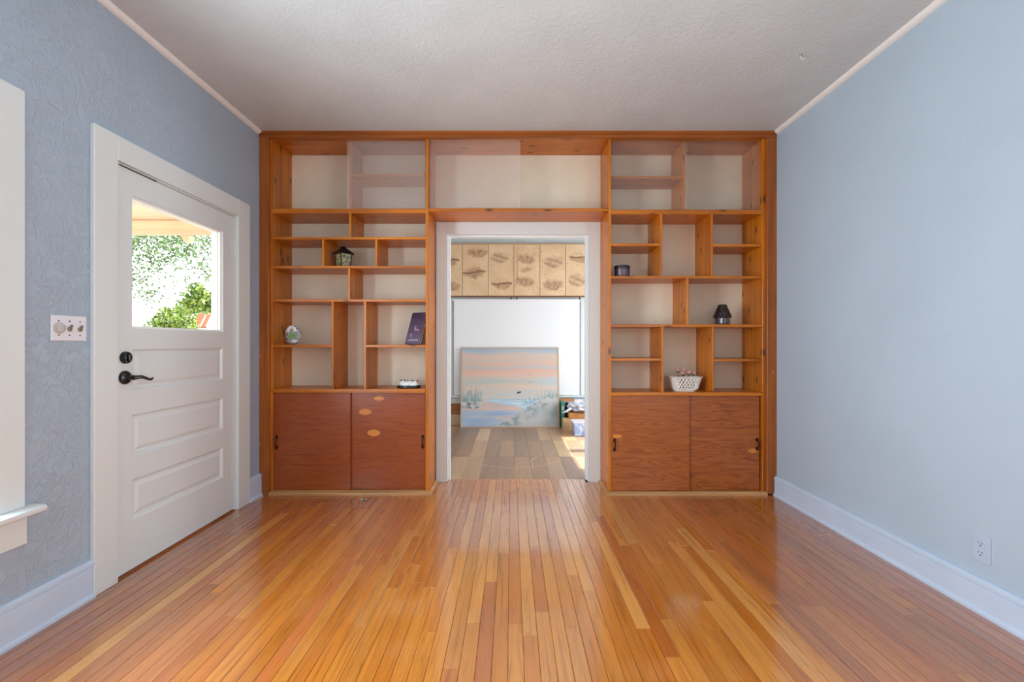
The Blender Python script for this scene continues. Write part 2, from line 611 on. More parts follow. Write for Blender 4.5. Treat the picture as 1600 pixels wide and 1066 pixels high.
# next room: walls, floor of wide grey-brown planks
tag(holes(MB(), 'y', YF, YF + 0.12, -1.9, 2.44, 0, ZC, []).build('wall_far', M['white_wall']), 'white far wall of the room seen through the doorway', 'wall', kind='structure')
tag(holes(MB(), 'x', 2.30, 2.44, 3.84, YF, 0, ZC, [(4.86, 5.5, 0.02, 2.06), (4.1, 4.72, 0.5, 2.06)]).build('wall_far_right', M['white_wall']), 'white right wall of the next room with a glazed door', 'wall', kind='structure')
tag(MB().box(-1.92, -1.80, 3.84, YF, 0, ZC).build('wall_far_left', M['white_wall']), 'white left wall of the next room', 'wall', kind='structure')
f2 = tag(MB().box(-1.8, 2.3, 3.781, YF, -0.06, -0.012).build('floor_2', plain('far_gap', lin(96, 78, 62), 0.8)), 'worn grey-brown wide plank floor of the next room', 'floor', kind='structure')
FT = [(186, 148, 114), (172, 136, 106), (202, 164, 126), (154, 126, 104), (218, 182, 138), (180, 146, 118), (162, 130, 106)]
bw = 0.152
nrow = 0
y = 3.782
while y < YF - 0.05:
    e = min(y + 0.76, YF)
    k = 0
    for i in range(-8, 14):
        x0 = i * bw + 0.03
        sh = 0.0 if i % 2 == 0 else 0.0
        if x0 < -1.0 or x0 > 1.15:
            continue
        plank('plank', M['far_floor'], f2, x0, x0 + bw, y + sh, e, 0.0, random.choice(FT), ch=0.0009, thick=0.012)
    y = e
    nrow += 1
side = MB()
side.box(-1.8, -1.037, 3.782, YF, -0.012, 0).box(1.25, 2.3, 3.782, YF, -0.012, 0)
so = side.build('side_planks', M['far_floor'], f2)
so.color = lin(170, 140, 115)
so['kind'] = 'stuff'
scr = MB()
def scratch(pts, w):
    for (ax, ay), (bx_, by_) in zip(pts[:-1], pts[1:]):
        d = Vector((bx_ - ax, by_ - ay)); nrm = Vector((-d.y, d.x)).normalized() * w / 2
        scr.add([(ax - nrm.x, ay - nrm.y, 0.0007), (bx_ - nrm.x, by_ - nrm.y, 0.0007), (bx_ + nrm.x, by_ + nrm.y, 0.0007), (ax + nrm.x, ay + nrm.y, 0.0007)], [(0, 1, 2, 3)])
scratch([(-0.38, 4.28), (-0.2, 4.18), (0.0, 4.12), (0.18, 4.15), (0.32, 4.22), (0.5, 4.42)], 0.008)
scratch([(0.26, 4.56), (0.19, 4.36), (0.2, 4.1)], 0.006)
scratch([(-0.36, 4.44), (-0.2, 4.36)], 0.004)
scr.build('scratch', plain('scratch_pale', lin(215, 195, 175), 0.5), f2)['label'] = 'pale curved scratch across the planks'

# skirting: cap bead, face, shoe
def base_profile(x, s, h):
    """profile in (x,z); s=+1 grows towards +x"""
    return [(x, 0), (x + s * 0.030, 0), (x + s * 0.030, 0.012), (x + s * 0.020, 0.022), (x + s * 0.020, h - 0.034), (x + s * 0.014, h - 0.030),
            (x + s * 0.022, h - 0.024), (x + s * 0.022, h - 0.010), (x + s * 0.010, h), (x, h)]


for (a, b, lab) in ((YB, 2.018, 'pale blue skirting board left of the white door'), (3.222, 3.372, 'short pale blue skirting between the white door and bookcase')):
    tag(MB().extrude(base_profile(XL, 1, 0.168), 'y', a, b).build('baseboard_left', M['base_paint']), lab, 'skirting board', kind='structure')
tag(MB().extrude(base_profile(XR, -1, 0.146), 'y', YB, 3.372).build('baseboard_right', M['base_paint']), 'pale blue-white skirting board along the right wall', 'skirting board', kind='structure')
# ceiling beads
for x, s, nm, lab in ((XL, 1, 'trim_1', 'thin white bead where the left wall meets the ceiling'), (XR, -1, 'trim_2', 'thin white bead where the right wall meets the ceiling')):
    pr = [(x, ZC)] + [(x + s * 0.026 * math.cos(t), ZC - 0.026 * math.sin(t)) for t in [R(a) for a in (0, 22, 45, 68, 90)]]
    tag(MB().extrude(pr, 'y', YB, 3.36).build(nm, plain(nm + '_paint', lin(240, 236, 232), 0.4), smooth=True), lab, 'trim', kind='structure')

# ------------------------------------------------------------------ doorway casing between the rooms
dc = thing('trim_3', 'white door casing around the opening between the bookcases', 'door casing', (0, 3.7, 0), kind='structure')
W = M['white_paint']
def dcb(n, x0, x1, y0, y1, z0, z1, bv=0.002):
    return box(n, W, dc, x0, x1, y0 - 3.7, y1 - 3.7, z0, z1, bv)
dcb('side_casing', -0.622, -0.539, 3.699, 3.72, 0, 2.15)
dcb('side_casing', 0.645, 0.738, 3.699, 3.72, 0, 2.15)
dcb('head_casing', -0.539, 0.645, 3.699, 3.72, 2.048, 2.15)
W = M['jamb_white']
dcb('jamb', -0.535, -0.527, 3.712, 3.86, 0.001, 2.06, 0)
dcb('jamb', 0.634, 0.643, 3.712, 3.86, 0.001, 2.06, 0)
dcb('head_jamb', -0.527, 0.634, 3.712, 3.86, 2.052, 2.06, 0)
dcb('door_stop', -0.527, -0.513, 3.755, 3.80, 0.001, 2.052)
dcb('door_stop', 0.621, 0.634, 3.755, 3.80, 0.001, 2.052)
dcb('door_stop', -0.513, 0.621, 3.755, 3.80, 2.040, 2.052)
W = M['white_paint']

# ------------------------------------------------------------------ door in the left wall
dr = thing('door_1', 'white panelled door with a large window and black hardware', 'door', (XL, 2.612, 0), kind='structure')
def D(n, m, x0, x1, y0, y1, z0, z1, bv=0.0, parent=None):
    return box(n, m, parent or dr, x0 - XL, x1 - XL, y0 - 2.612, y1 - 2.612, z0, z1, bv)
LY0, LY1, WY0, WY1 = 2.152, 3.074, 2.247, 2.956
leaf = MB()
def lb(y0, y1, z0, z1, x0=-1.945, x1=-1.902):
    leaf.box(x0 - XL, x1 - XL, y0 - 2.612, y1 - 2.612, z0, z1)
PZ = [(0.905, 1.118), (0.578, 0.788), (0.258, 0.462)]
lb(LY0, WY0, 0.014, 2.010)
lb(WY1, LY1, 0.014, 2.010)
lb(WY0, WY1, 1.886, 2.010)
lb(WY0, WY1, 1.118, 1.220)
lb(WY0, WY1, 0.788, 0.905)
lb(WY0, WY1, 0.462, 0.578)
lb(WY0, WY1, 0.014, 0.258)
leaf.build('door_leaf', W, dr)
for z0, z1 in PZ:
    mb = MB()
    xb, xf, xr = -1.940, -1.917, -1.909
    a = [(WY0, z0), (WY1, z0), (WY1, z1), (WY0, z1)]
    ins = lambda d: [(WY0 + d, z0 + d), (WY1 - d, z0 + d), (WY1 - d, z1 - d), (WY0 + d, z1 - d)]
    rings = [(-1.903, ins(0.0)), (-1.905, ins(0.006)), (-1.914, ins(0.014)), (-1.914, ins(0.026)), (-1.907, ins(0.044))]
    vs = [(x - XL, p[0] - 2.612, p[1]) for x, rg in rings for p in rg]
    fs = [(i * 4 + k, i * 4 + (k + 1) % 4, (i + 1) * 4 + (k + 1) % 4, (i + 1) * 4 + k) for i in range(len(rings) - 1) for k in range(4)]
    fs.append(tuple(range(16, 20)))
    mb.add(vs, fs)
    mb.box(-1.942 - XL, -1.926 - XL, WY0 - 2.612, WY1 - 2.612, z0, z1)
    mb.build('panel', W, dr)
# glazing
D('glass_pane', M['glass_clear'], -1.936, -1.932, WY0 - 0.004, WY1 + 0.004, 1.216, 1.890)
gs = MB()
def gb(x0, x1, y0, y1, z0, z1): gs.box(x0 - XL, x1 - XL, y0 - 2.612, y1 - 2.612, z0, z1)
for (x0, x1, d) in ((-1.931, -1.914, 0.012), (-1.975, -1.937, 0.008)):
    gb(x0, x1, WY0, WY0 + d, 1.22, 1.886); gb(x0, x1, WY1 - d, WY1, 1.22, 1.886)
    gb(x0, x1, WY0 + d, WY1 - d, 1.22, 1.22 + d); gb(x0, x1, WY0 + d, WY1 - d, 1.886 - d, 1.886)
gs.build('glazing_bead', plain('bead_white', lin(246, 246, 246), 0.4), dr)
# casing
CX0, CX1 = -1.90, -1.878
D('side_casing', W, CX0, CX1, 2.018, 2.142, 0, 2.14, 0.003)
D('side_casing', W, CX0, CX1, 3.083, 3.222, 0, 2.14, 0.003)
D('head_casing', W, CX0, CX1, 2.142, 3.083, 2.021, 2.14, 0.003)
D('jamb', W, -2.04, -1.90, 2.140, 2.148, 0, 2.022)
D('jamb', W, -2.04, -1.90, 3.077, 3.085, 0, 2.022)
D('head_jamb', W, -2.04, -1.90, 2.148, 3.077, 2.014, 2.022)
D('threshold', M['trim_x'], -2.04, -1.895, 2.148, 3.077, 0.0, 0.006)
D('head_gap_strip', plain('strip_grey', lin(70, 66, 62), 0.6), -1.903, -1.896, 2.17, 2.40, 2.0085, 2.0135)  # dark strip standing for the shaded gap above the leaf
for z in (1.78, 0.275):
    h = MB()
    h.tube([(-1.893 - XL, 3.0775 - 2.612, z - 0.05), (-1.893 - XL, 3.0775 - 2.612, z + 0.05)], 0.006, 8)
    h.box(-1.903 - XL, -1.899 - XL, 3.045 - 2.612, 3.076 - 2.612, z - 0.045, z + 0.045)
    h.tube([(-1.893 - XL, 3.0775 - 2.612, z - 0.058), (-1.893 - XL, 3.0775 - 2.612, z - 0.05)], 0.008, 8)
    h.build('hinge', W, dr, smooth=True)
# deadbolt and lever
db = MB().lathe([(0.031, 0), (0.031, 0.006), (0.028, 0.014), (0.022, 0.017), (0.001, 0.0175)], (-1.902 - XL, 2.205 - 2.612, 1.074), 'x', 24).build('deadbolt', M['black_metal'], dr, smooth=True)
tt = MB().box(-1.885 - XL, -1.873 - XL, 2.199 - 2.612, 2.211 - 2.612, 1.056, 1.092).build('thumb_turn', M['black_metal'], db, bevel=0.003)
hd = MB().lathe([(0.034, 0), (0.034, 0.005), (0.031, 0.012), (0.022, 0.018), (0.013, 0.022), (0.012, 0.05), (0.001, 0.052)], (-1.902 - XL, 2.203 - 2.612, 0.976), 'x', 24).build('door_handle', M['black_metal'], dr, smooth=True)
pts = [(-1.856, 2.195, 0.976), (-1.853, 2.215, 0.976), (-1.850, 2.240, 0.977), (-1.848, 2.262, 0.970), (-1.847, 2.282, 0.962), (-1.847, 2.298, 0.960), (-1.849, 2.309, 0.966)]
MB().tube([(p[0] - XL, p[1] - 2.612, p[2]) for p in pts], [0.010, 0.0105, 0.009, 0.0075, 0.0065, 0.006, 0.005], 10).build('lever', M['black_metal'], hd, smooth=True)

# ------------------------------------------------------------------ window at the left edge
wn = thing('window_1', 'white-painted window with a projecting sill at the left edge', 'window', (XL, 1.04, 0.5), kind='structure')
def Wn(n, m, x0, x1, y0, y1, z0, z1, bv=0.0):
    return box(n, m, wn, x0 - XL, x1 - XL, y0 - 1.04, y1 - 1.04, z0 - 0.5, z1 - 0.5, bv)
Wn('side_casing', W, -1.90, -1.878, 1.60, 1.732, 0.512, 2.118, 0.003)
Wn('side_casing', W, -1.90, -1.878, 0.35, 0.48, 0.512, 2.118, 0.003)
Wn('head_casing', W, -1.90, -1.878, 0.48, 1.60, 2.0, 2.118, 0.003)
sill = MB().extrude([(-0.14, 0.482), (0.060, 0.482), (0.070, 0.488), (0.073, 0.497), (0.070, 0.506), (0.060, 0.512), (-0.14, 0.512)], 'y', 1.60 - 1.04 - 1.12, 1.60 - 1.04)
sill.extrude([(0.001, 0.482), (0.060, 0.482), (0.070, 0.488), (0.073, 0.497), (0.070, 0.506), (0.060, 0.512), (0.001, 0.512)], 'y', 1.60 - 1.04, 1.765 - 1.04)
so = sill.build('sill', W, wn, smooth=True); so.location.z = -0.5
Wn('apron', W, -1.90, -1.882, 0.36, 1.742, 0.366, 0.481, 0.002)
for z0, z1, x in ((0.512, 1.26, -1.96), (1.24, 2.0, -1.99)):
    mb = MB()
    for (a, b, c, d) in ((0.48, 0.52, z0, z1), (1.56, 1.60, z0, z1), (0.52, 1.56, z0, z0 + 0.045), (0.52, 1.56, z1 - 0.04, z1)):
        mb.box(x - XL, x + 0.03 - XL, a - 1.04, b - 1.04, c - 0.5, d - 0.5)
    mb.build('sash', W, wn)
    Wn('glass_pane', M['glass_clear'], x + 0.012, x + 0.016, 0.52, 1.56, z0 + 0.045, z1 - 0.04)
# windows behind the camera
for i, x0 in enumerate((-1.5, -0.4, 0.7)):
    w2 = thing('window_%d' % (i + 2), ('leftmost', 'middle', 'rightmost')[i] + ' white window in the wall behind the camera', 'window', (x0 + 0.45, YB, 0.55), kind='structure')
    mb = MB()
    for (a, b, c, d) in ((0, 0.05, 0, 1.55), (0.85, 0.9, 0, 1.55), (0.05, 0.85, 0, 0.05), (0.05, 0.85, 1.5, 1.55), (0.05, 0.85, 0.75, 0.8)):
        mb.box(a - 0.45, b - 0.45, -0.1, -0.04, c, d)
    mb.build('sash', W, w2)
    cs = MB()
    for (a, b, c, d) in ((-0.1, 0, 0, 1.55), (0.9, 1.0, 0, 1.55), (-0.1, 1.0, 1.55, 1.65), (-0.12, 1.02, -0.04, 0)):
        cs.box(a - 0.45, b - 0.45, 0, 0.022, c, d)
    cs.build('casing', W, w2)
    box('glass_pane', M['glass_clear'], w2, -0.4, 0.4, -0.075, -0.071, 0.05, 1.5)

# unseen window added in the right wall to go with the fill light
w4 = thing('window_5', 'added white window out of view in the right wall, for fill light', 'window', (XR, 0.0, 0.51), kind='structure')
for i, yc in enumerate((-0.45, 0.45)):
    mb = MB()
    for (a, b, c, d) in ((-0.45, -0.40, 0, 1.49), (0.40, 0.45, 0, 1.49), (-0.40, 0.40, 0, 0.05), (-0.40, 0.40, 1.44, 1.49), (-0.40, 0.40, 0.72, 0.77)):
        mb.box(0.04, 0.10, yc + a, yc + b, c, d)
    mb.build('sash', W, w4)
    box('glass_pane', M['glass_clear'], w4, 0.068, 0.072, yc - 0.4, yc + 0.4, 0.05, 1.44)
mb = MB()
for (a, b, c, d) in ((-1.02, -0.9, 0, 1.49), (0.9, 1.02, 0, 1.49), (-1.02, 1.02, 1.49, 1.61), (-1.05, 1.05, -0.03, 0)):
    mb.box(-0.022, 0, a, b, c, d)
mb.build('casing', W, w4)

# ------------------------------------------------------------------ built-in bookcases
YFc, YBk = 3.40, 3.70
UF = 3.447        # front of the upper dividers, set back behind the sliding glass


def bookcase(label, cx, spec):
    t = thing('built_in_bookcase', label, 'bookcase', (cx, YFc, 0))
    def B(n, m, x0, x1, y0, y1, z0, z1, bv=0.0015, parent=None):
        return box(n, m, parent or t, x0 - cx, x1 - cx, y0 - YFc, y1 - YFc, z0, z1, bv)
    PX, PZ_ = M['pine_x'], M['pine_z']
    (a, b) = spec['inner']
    B('side_panel', PZ_, spec['sides'][0][0], a, YFc, YBk, 0, 2.70)
    B('side_panel', PZ_, b, spec['sides'][1][1], YFc, YBk, 0, 2.70)
    B('top_board', PX, a, b, YFc, YBk, 2.70, 2.72)
    B('back_panel', M['cream'], a - 0.003, b + 0.003, YBk, YBk + 0.012, 0.0, 2.72, 0)
    for (x0, x1, z0, z1) in spec['shelves']:
        B('shelf', PX, a if x0 is None else x0, b if x1 is None else x1, YFc, YBk, z0, z1)
    for (x0, x1, z0, z1) in spec['dividers']:
        B('divider', PZ_, x0, x1, YFc + 0.001, YBk, z0, z1)
    (x0, x1, z0, z1) = spec['up_div']
    B('divider', PZ_, x0, x1, UF, YBk, z0, z1)
    (x0, x1, z0, z1) = spec['up_shelf']
    B('shelf', PX, x0, x1, UF, YBk, z0, z1)
    zc0, zc1 = spec['counter']
    B('counter_board', PX, a, b, YFc - 0.008, YBk, zc0, zc1)
    B('base_rail', M['shoe'], a, b, YFc - 0.006, YFc + 0.05, 0, spec['base'])
    pr = [(-0.006, 0), (-0.030, 0), (-0.030, 0.010), (-0.026, 0.018), (-0.018, 0.024), (-0.006, 0.026)]
    mb = MB().extrude(pr, 'x', spec['shoe'][0] - cx, spec['shoe'][1] - cx)
    s = spec['ret']
    e = spec['shoe'][1] if s > 0 else spec['shoe'][0]
    xo = spec['sides'][1][1] if s > 0 else spec['sides'][0][0]
    mb.extrude([(xo - cx + s * q, z) for q, z in ((0.0005, 0), (0.02, 0), (0.02, 0.010), (0.016, 0.018), (0.010, 0.024), (0.0005, 0.026))], 'y', -0.006, 0.296)
    mb.build('base_moulding', M['shoe'], t)
    # sliding plywood doors, pulls, veneer patches
    for (x0, x1, y0, mat, hx, patches) in spec['doors']:
        d = B('sliding_door', mat, x0, x1, y0, y0 + 0.015, spec['base'] + 0.002, zc0 - 0.002, 0.001)
        h = MB()
        hz0, hz1 = spec['hz']
        yy = y0 - YFc
        X = hx - cx
        h.tube([(X, yy - 0.016, hz0 + 0.01), (X, yy - 0.021, (hz0 + hz1) / 2), (X, yy - 0.016, hz1 - 0.01)], [0.0035, 0.0045, 0.0035], 8)
        for z in (hz0 + 0.012, hz1 - 0.012):
            h.tube([(X, yy + 0.0005, z), (X, yy - 0.017, z)], 0.004, 8)
            h.lathe([(0.001, -0.004), (0.011, -0.003), (0.012, 0)], (X, yy, z), 'y', 12, 1.0, 1.25)
        for z, s_ in ((hz0 + 0.004, -1), (hz1 - 0.004, 1)):
            h.tube([(X, yy - 0.004, z), (X, yy - 0.008, z + s_ * 0.010)], [0.004, 0.0015], 6)
        h.build('pull_handle', M['bronze'], d, smooth=True)
        for (px, pz, w, hh) in patches:
            n = 20
            ring = []
            for k in range(n):
                tt_ = 2 * math.pi * k / n
                ex = math.copysign(abs(math.cos(tt_)) ** 1.25, math.cos(tt_))
                ring.append((px - cx + ex * w / 2, pz + math.sin(tt_) * hh / 2))
            MB().extrude(ring, 'y', yy - 0.0006, yy + 0.001).build('veneer_patch', M['patch'], d)['label'] = 'pale boat-shaped veneer patch'
    for (x0, x1, y0, mat) in spec['glass']:
        B('glass_door', mat, x0, x1, y0, y0 + 0.005, spec['glass_z0'], 2.70, 0)
    tr = MB()
    tr.box(a - cx, b - cx, 0.008, 0.014, spec['glass_z0'] - 0.001, spec['glass_z0'] + 0.004)
    tr.box(a - cx, b - cx, 0.008, 0.014, 2.690, 2.701)
    tr.build('glass_track', M['trim_x'], t)
    return t


SPEC_L = dict(
    inner=(-1.812, -0.651), sides=((-1.838, -1.812), (-0.651, -0.627)),
    shelves=[(None, None, 2.134, 2.168), (None, None, 1.935, 1.954), (None, None, 1.716, 1.735), (None, None, 1.462, 1.482),
             (None, -1.365, 1.116, 1.136), (-1.103, None, 1.116, 1.135)],
    dividers=[(-1.233, -1.217, 1.954, 2.134), (-1.438, -1.423, 1.735, 1.935), (-1.035, -1.018, 1.735, 1.935), (-1.241, -1.224, 1.482, 1.716),
              (-1.365, -1.350, 0.80, 1.462), (-1.120, -1.103, 0.80, 1.462)],
    up_div=(-1.246, -1.226, 2.168, 2.70), up_shelf=(-1.226, -0.651, 2.434, 2.450), counter=(0.771, 0.80), base=0.03, shoe=(-1.83, -0.607), ret=1,
    hz=(0.343, 0.445),
    doors=[(-1.812, -1.224, 3.406, M['ply_dark'], -1.785, []),
           (-1.240, -0.651, 3.426, M['ply_dark'], -0.678, [(-1.117, 0.622, 0.096, 0.048), (-1.052, 0.462, 0.100, 0.052), (-1.012, 0.725, 0.080, 0.034)])],
    glass=[(-1.256, -0.656, 3.418, M['glass_hazy']), (-1.244, -0.654, 3.431, M['glass_low_haze'])], glass_z0=2.168)
SPEC_R = dict(
    inner=(0.758, 1.905), sides=((0.738, 0.758), (1.905, 1.932)),
    shelves=[(None, None, 2.128, 2.160), (None, 1.127, 1.886, 1.905), (1.532, None, 1.882, 1.900), (None, None, 1.640, 1.658), (None, None, 1.270, 1.291),
             (None, 1.141, 1.014, 1.032), (1.540, None, 1.010, 1.028)],
    dividers=[(1.127, 1.146, 1.658, 2.128), (1.517, 1.532, 1.658, 2.128), (1.332, 1.347, 1.291, 1.640), (1.141, 1.156, 0.775, 1.270), (1.525, 1.540, 0.775, 1.270)],
    up_div=(1.321, 1.340, 2.160, 2.70), up_shelf=(0.758, 1.321, 2.418, 2.434), counter=(0.749, 0.775), base=0.022, shoe=(0.718, 1.93), ret=-1,
    hz=(0.329, 0.421),
    doors=[(0.758, 1.354, 3.406, M['ply'], 0.785, [(0.805, 0.44, 0.075, 0.03)]),
           (1.344, 1.896, 3.424, M['ply'], 1.878, [(1.845, 0.325, 0.075, 0.035)])],
    glass=[(0.762, 1.345, 3.418, M['glass_low_haze']), (1.330, 1.902, 3.431, M['glass_low_haze'])], glass_z0=2.160)
bookcase('orange pine bookcase left of the doorway with sliding cupboard doors below', -1.23, SPEC_L)
bookcase('orange pine bookcase right of the doorway with sliding cupboard doors below', 1.33, SPEC_R)

br = thing('overhead_cabinet', 'orange pine overhead cabinet bridging the doorway, half behind glass', 'cabinet', (0.056, YFc, 2.15))
def BR(n, m, x0, x1, y0, y1, z0, z1, bv=0.0015):
    return box(n, m, br, x0 - 0.056, x1 - 0.056, y0 - YFc, y1 - YFc, z0 - 2.15, z1 - 2.15, bv)
BR('bottom_board', M['pine_x'], -0.626, 0.737, YFc, 3.698, 2.152, 2.170)
BR('top_board', M['pine_x'], -0.626, 0.737, YFc, YBk, 2.70, 2.72)
BR('back_panel', M['cream'], -0.626, 0.737, YBk, YBk + 0.012, 2.152, 2.72, 0)
BR('glass_door', M['glass_hazy'], -0.624, 0.068, 3.418, 3.423, 2.170, 2.70, 0)
BR('glass_track', M['trim_x'], -0.626, 0.737, 3.408, 3.414, 2.170, 2.174, 0)

# wooden face trim round the whole built-in
tr = MB()
tr.box(XL + 0.001, XR - 0.001, 3.372, 3.399, 2.697, 2.722).box(XL + 0.001, XR - 0.001, 3.362, 3.399, 2.722, ZC)
tag(tr.build('trim_4', M['trim_x']), 'dark orange wooden top rail across both bookcases under the ceiling', 'trim', kind='structure')
tag(MB().box(XL + 0.001, -1.826, 3.374, 3.399, 0.0, 2.697).build('trim_5', M['trim_z'], bevel=0.002), 'dark orange scuffed wooden post at the left wall', 'trim', kind='structure')
tag(MB().box(1.927, XR - 0.001, 3.374, 3.399, 0.012, 2.697).build('trim_6', M['trim_z'], bevel=0.002), 'dark orange scuffed wooden post at the right wall', 'trim', kind='structure')

# ------------------------------------------------------------------ small things on the shelves
# pebbled-glass lantern, corner to the front
ln = thing('lantern', 'small dark metal lantern with pebbled glass sides on the left bookcase', 'lantern', (-1.317, 3.51, 1.735), R(50))
def pebble():
    k = NT('pebbled_glass')
    vo = k.n('ShaderNodeTexVoronoi', Scale=75.0)
    k.l(k.coords((1, 1, 1), 'object', False), vo.inputs['Vector'])
    k.l(k.ramp(vo.outputs['Color'], [(0.1, lin(70, 92, 84)), (0.4, lin(150, 158, 128)), (0.65, lin(196, 186, 140)), (0.9, lin(120, 82, 48))]), k.b.inputs['Base Color'])
    k.b.inputs['Roughness'].default_value = 0.15
    k.bump(vo.outputs['Distance'], 0.6, 0.004)
    return k.m
iron = plain('dark_iron', lin(38, 34, 33), 0.45, 0.5, var=0.25)
MB().box(-0.041, 0.041, -0.041, 0.041, 0, 0.010).build('base', iron, ln, bevel=0.002)
s0, s1, h0, h1 = 0.074, 0.092, 0.010, 0.112
for k in range(4):
    a = k * math.pi / 2
    ca, sa = math.cos(a), math.sin(a)
    rot = lambda x, y, z: (x * ca - y * sa, x * sa + y * ca, z)
    vs = []
    for dy in (0.0, 0.003):
        vs += [rot(-s0 / 2 + 0.004, -s0 / 2 + dy, h0), rot(s0 / 2 - 0.004, -s0 / 2 + dy, h0), rot(s1 / 2 - 0.004, -s1 / 2 + dy, h1), rot(-s1 / 2 + 0.004, -s1 / 2 + dy, h1)]
    MB().add(vs, [(0, 1, 2, 3), (7, 6, 5, 4), (0, 4, 5, 1), (1, 5, 6, 2), (2, 6, 7, 3), (3, 7, 4, 0)]).build('glass_side', pebble() if k == 0 else bpy.data.materials['pebbled_glass'], ln)
    MB().tube([rot(-s0 / 2, -s0 / 2, h0), rot(-s1 / 2, -s1 / 2, h1)], 0.0045, 6).build('corner_bar', iron, ln)
MB().frustum((0, 0, 0.108), (0.118, 0.118), (0, 0, 0.113), (0.122, 0.122)).frustum((0, 0, 0.113), (0.122, 0.122), (0, 0, 0.156), (0.036, 0.036)).build('roof', iron, ln)
MB().frustum((0, 0, 0.155), (0.034, 0.034), (0, 0, 0.166), (0.030, 0.030)).frustum((0, 0, 0.166), (0.040, 0.040), (0, 0, 0.173), (0.014, 0.014)).build('cap', iron, ln)

# cut-crystal flower ornament
cr = thing('crystal_ornament', 'clear and white crystal ornament with a green leaf on the left bookcase', 'ornament', (-1.705, 3.50, 1.136), R(-14))
def crystal():
    k = NT('crystal')
    vo = k.n('ShaderNodeTexVoronoi', Scale=60.0)
    k.l(k.coords((1, 1, 1), 'object', False), vo.inputs['Vector'])
    k.l(k.ramp(vo.outputs['Color'], [(0.2, lin(160, 160, 156)), (0.45, lin(228, 228, 228)), (0.8, lin(250, 250, 252))]), k.b.inputs['Base Color'])
    k.b.inputs['Roughness'].default_value = 0.08
    k.b.inputs['Transmission Weight'].default_value = 0.15
    k.bump(vo.outputs['Distance'], 0.8, 0.005)
    return k.m
outl = []
for k in range(50):
    a = 2 * math.pi * k / 26
    rx = 0.066 * (1 + 0.07 * math.sin(5 * a + 1)); rz = 0.075 * (1 + 0.05 * math.sin(7 * a))
    outl.append((rx * math.cos(a), 0.077 + rz * math.sin(a) if 0.077 + rz * math.sin(a) > 0 else 0.0))
MB().extrude(outl, 'y', -0.012, 0.014).build('crystal_slab', crystal(), cr, bevel=0.003)
white_gl = plain('milk_white', lin(245, 245, 246), 0.15)
fl_ = MB()
for k in range(7):
    a = R(20 + k * 23)
    fl_.blob((0.045 * math.cos(a) * 0.75, -0.016, 0.100 + 0.036 * math.sin(a)), (0.017, 0.007, 0.015), k, 0.25, 3, 1)
fl_.build('white_petals', white_gl, cr)
MB().blob((0.018, -0.015, 0.026), (0.030, 0.007, 0.016), 9, 0.3, 3, 1).build('white_pebble', white_gl, cr)
lf = MB()
for k in range(6):
    a = R(90 + k * 60 + 14)
    c = Vector((0.008, -0.019, 0.070))
    d = Vector((math.cos(a), 0, math.sin(a))); s = Vector((-d.z, 0, d.x))
    lf.add([c, c + d * 0.016 + s * 0.007, c + d * 0.036, c + d * 0.016 - s * 0.007, c + d * 0.014 + Vector((0, -0.005, 0)), c + Vector((0, 0.006, 0))],
           [(0, 1, 4), (1, 2, 4), (2, 3, 4), (3, 0, 4), (0, 5, 1), (1, 5, 2), (2, 5, 3), (3, 5, 0)])
lf.build('green_leaf', plain('leaf_glass', lin(120, 205, 96), 0.25), cr)


def printmesh(w, h, nx, nz, fn):
    """flat picture in the XZ plane, facing -Y, coloured by fn(u,v) -> sRGB"""
    me = bpy.data.meshes.new('print')
    vs = [(w * i / nx, 0, h * j / nz) for j in range(nz + 1) for i in range(nx + 1)]
    fs = [(j * (nx + 1) + i, j * (nx + 1) + i + 1, (j + 1) * (nx + 1) + i + 1, (j + 1) * (nx + 1) + i) for j in range(nz) for i in range(nx)]
    me.from_pydata(vs, [], fs)
    at = me.attributes.new('print', 'FLOAT_COLOR', 'POINT')
    flat = []
    for j in range(nz + 1):
        for i in range(nx + 1):
            flat += lin(*[max(0, min(255, c)) for c in fn(i / nx, j / nz)])
    at.data.foreach_set('color', flat)
    me.update()
    return me


def print_obj(name, me, mat, parent, loc=(0, 0, 0), rot=None):
    me.materials.append(mat)
    o = bpy.data.objects.new(name, me)
    C.objects.link(o)
    o.parent = parent
    o.location = loc
    if rot: o.rotation_euler = rot
    return o


def mixc(a, b, t):
    t = max(0.0, min(1.0, t))
    return tuple(x + (y - x) * t for x, y in zip(a, b))


def N(x, y, z=0.0):
    return noise.noise(Vector((x, y, z)))


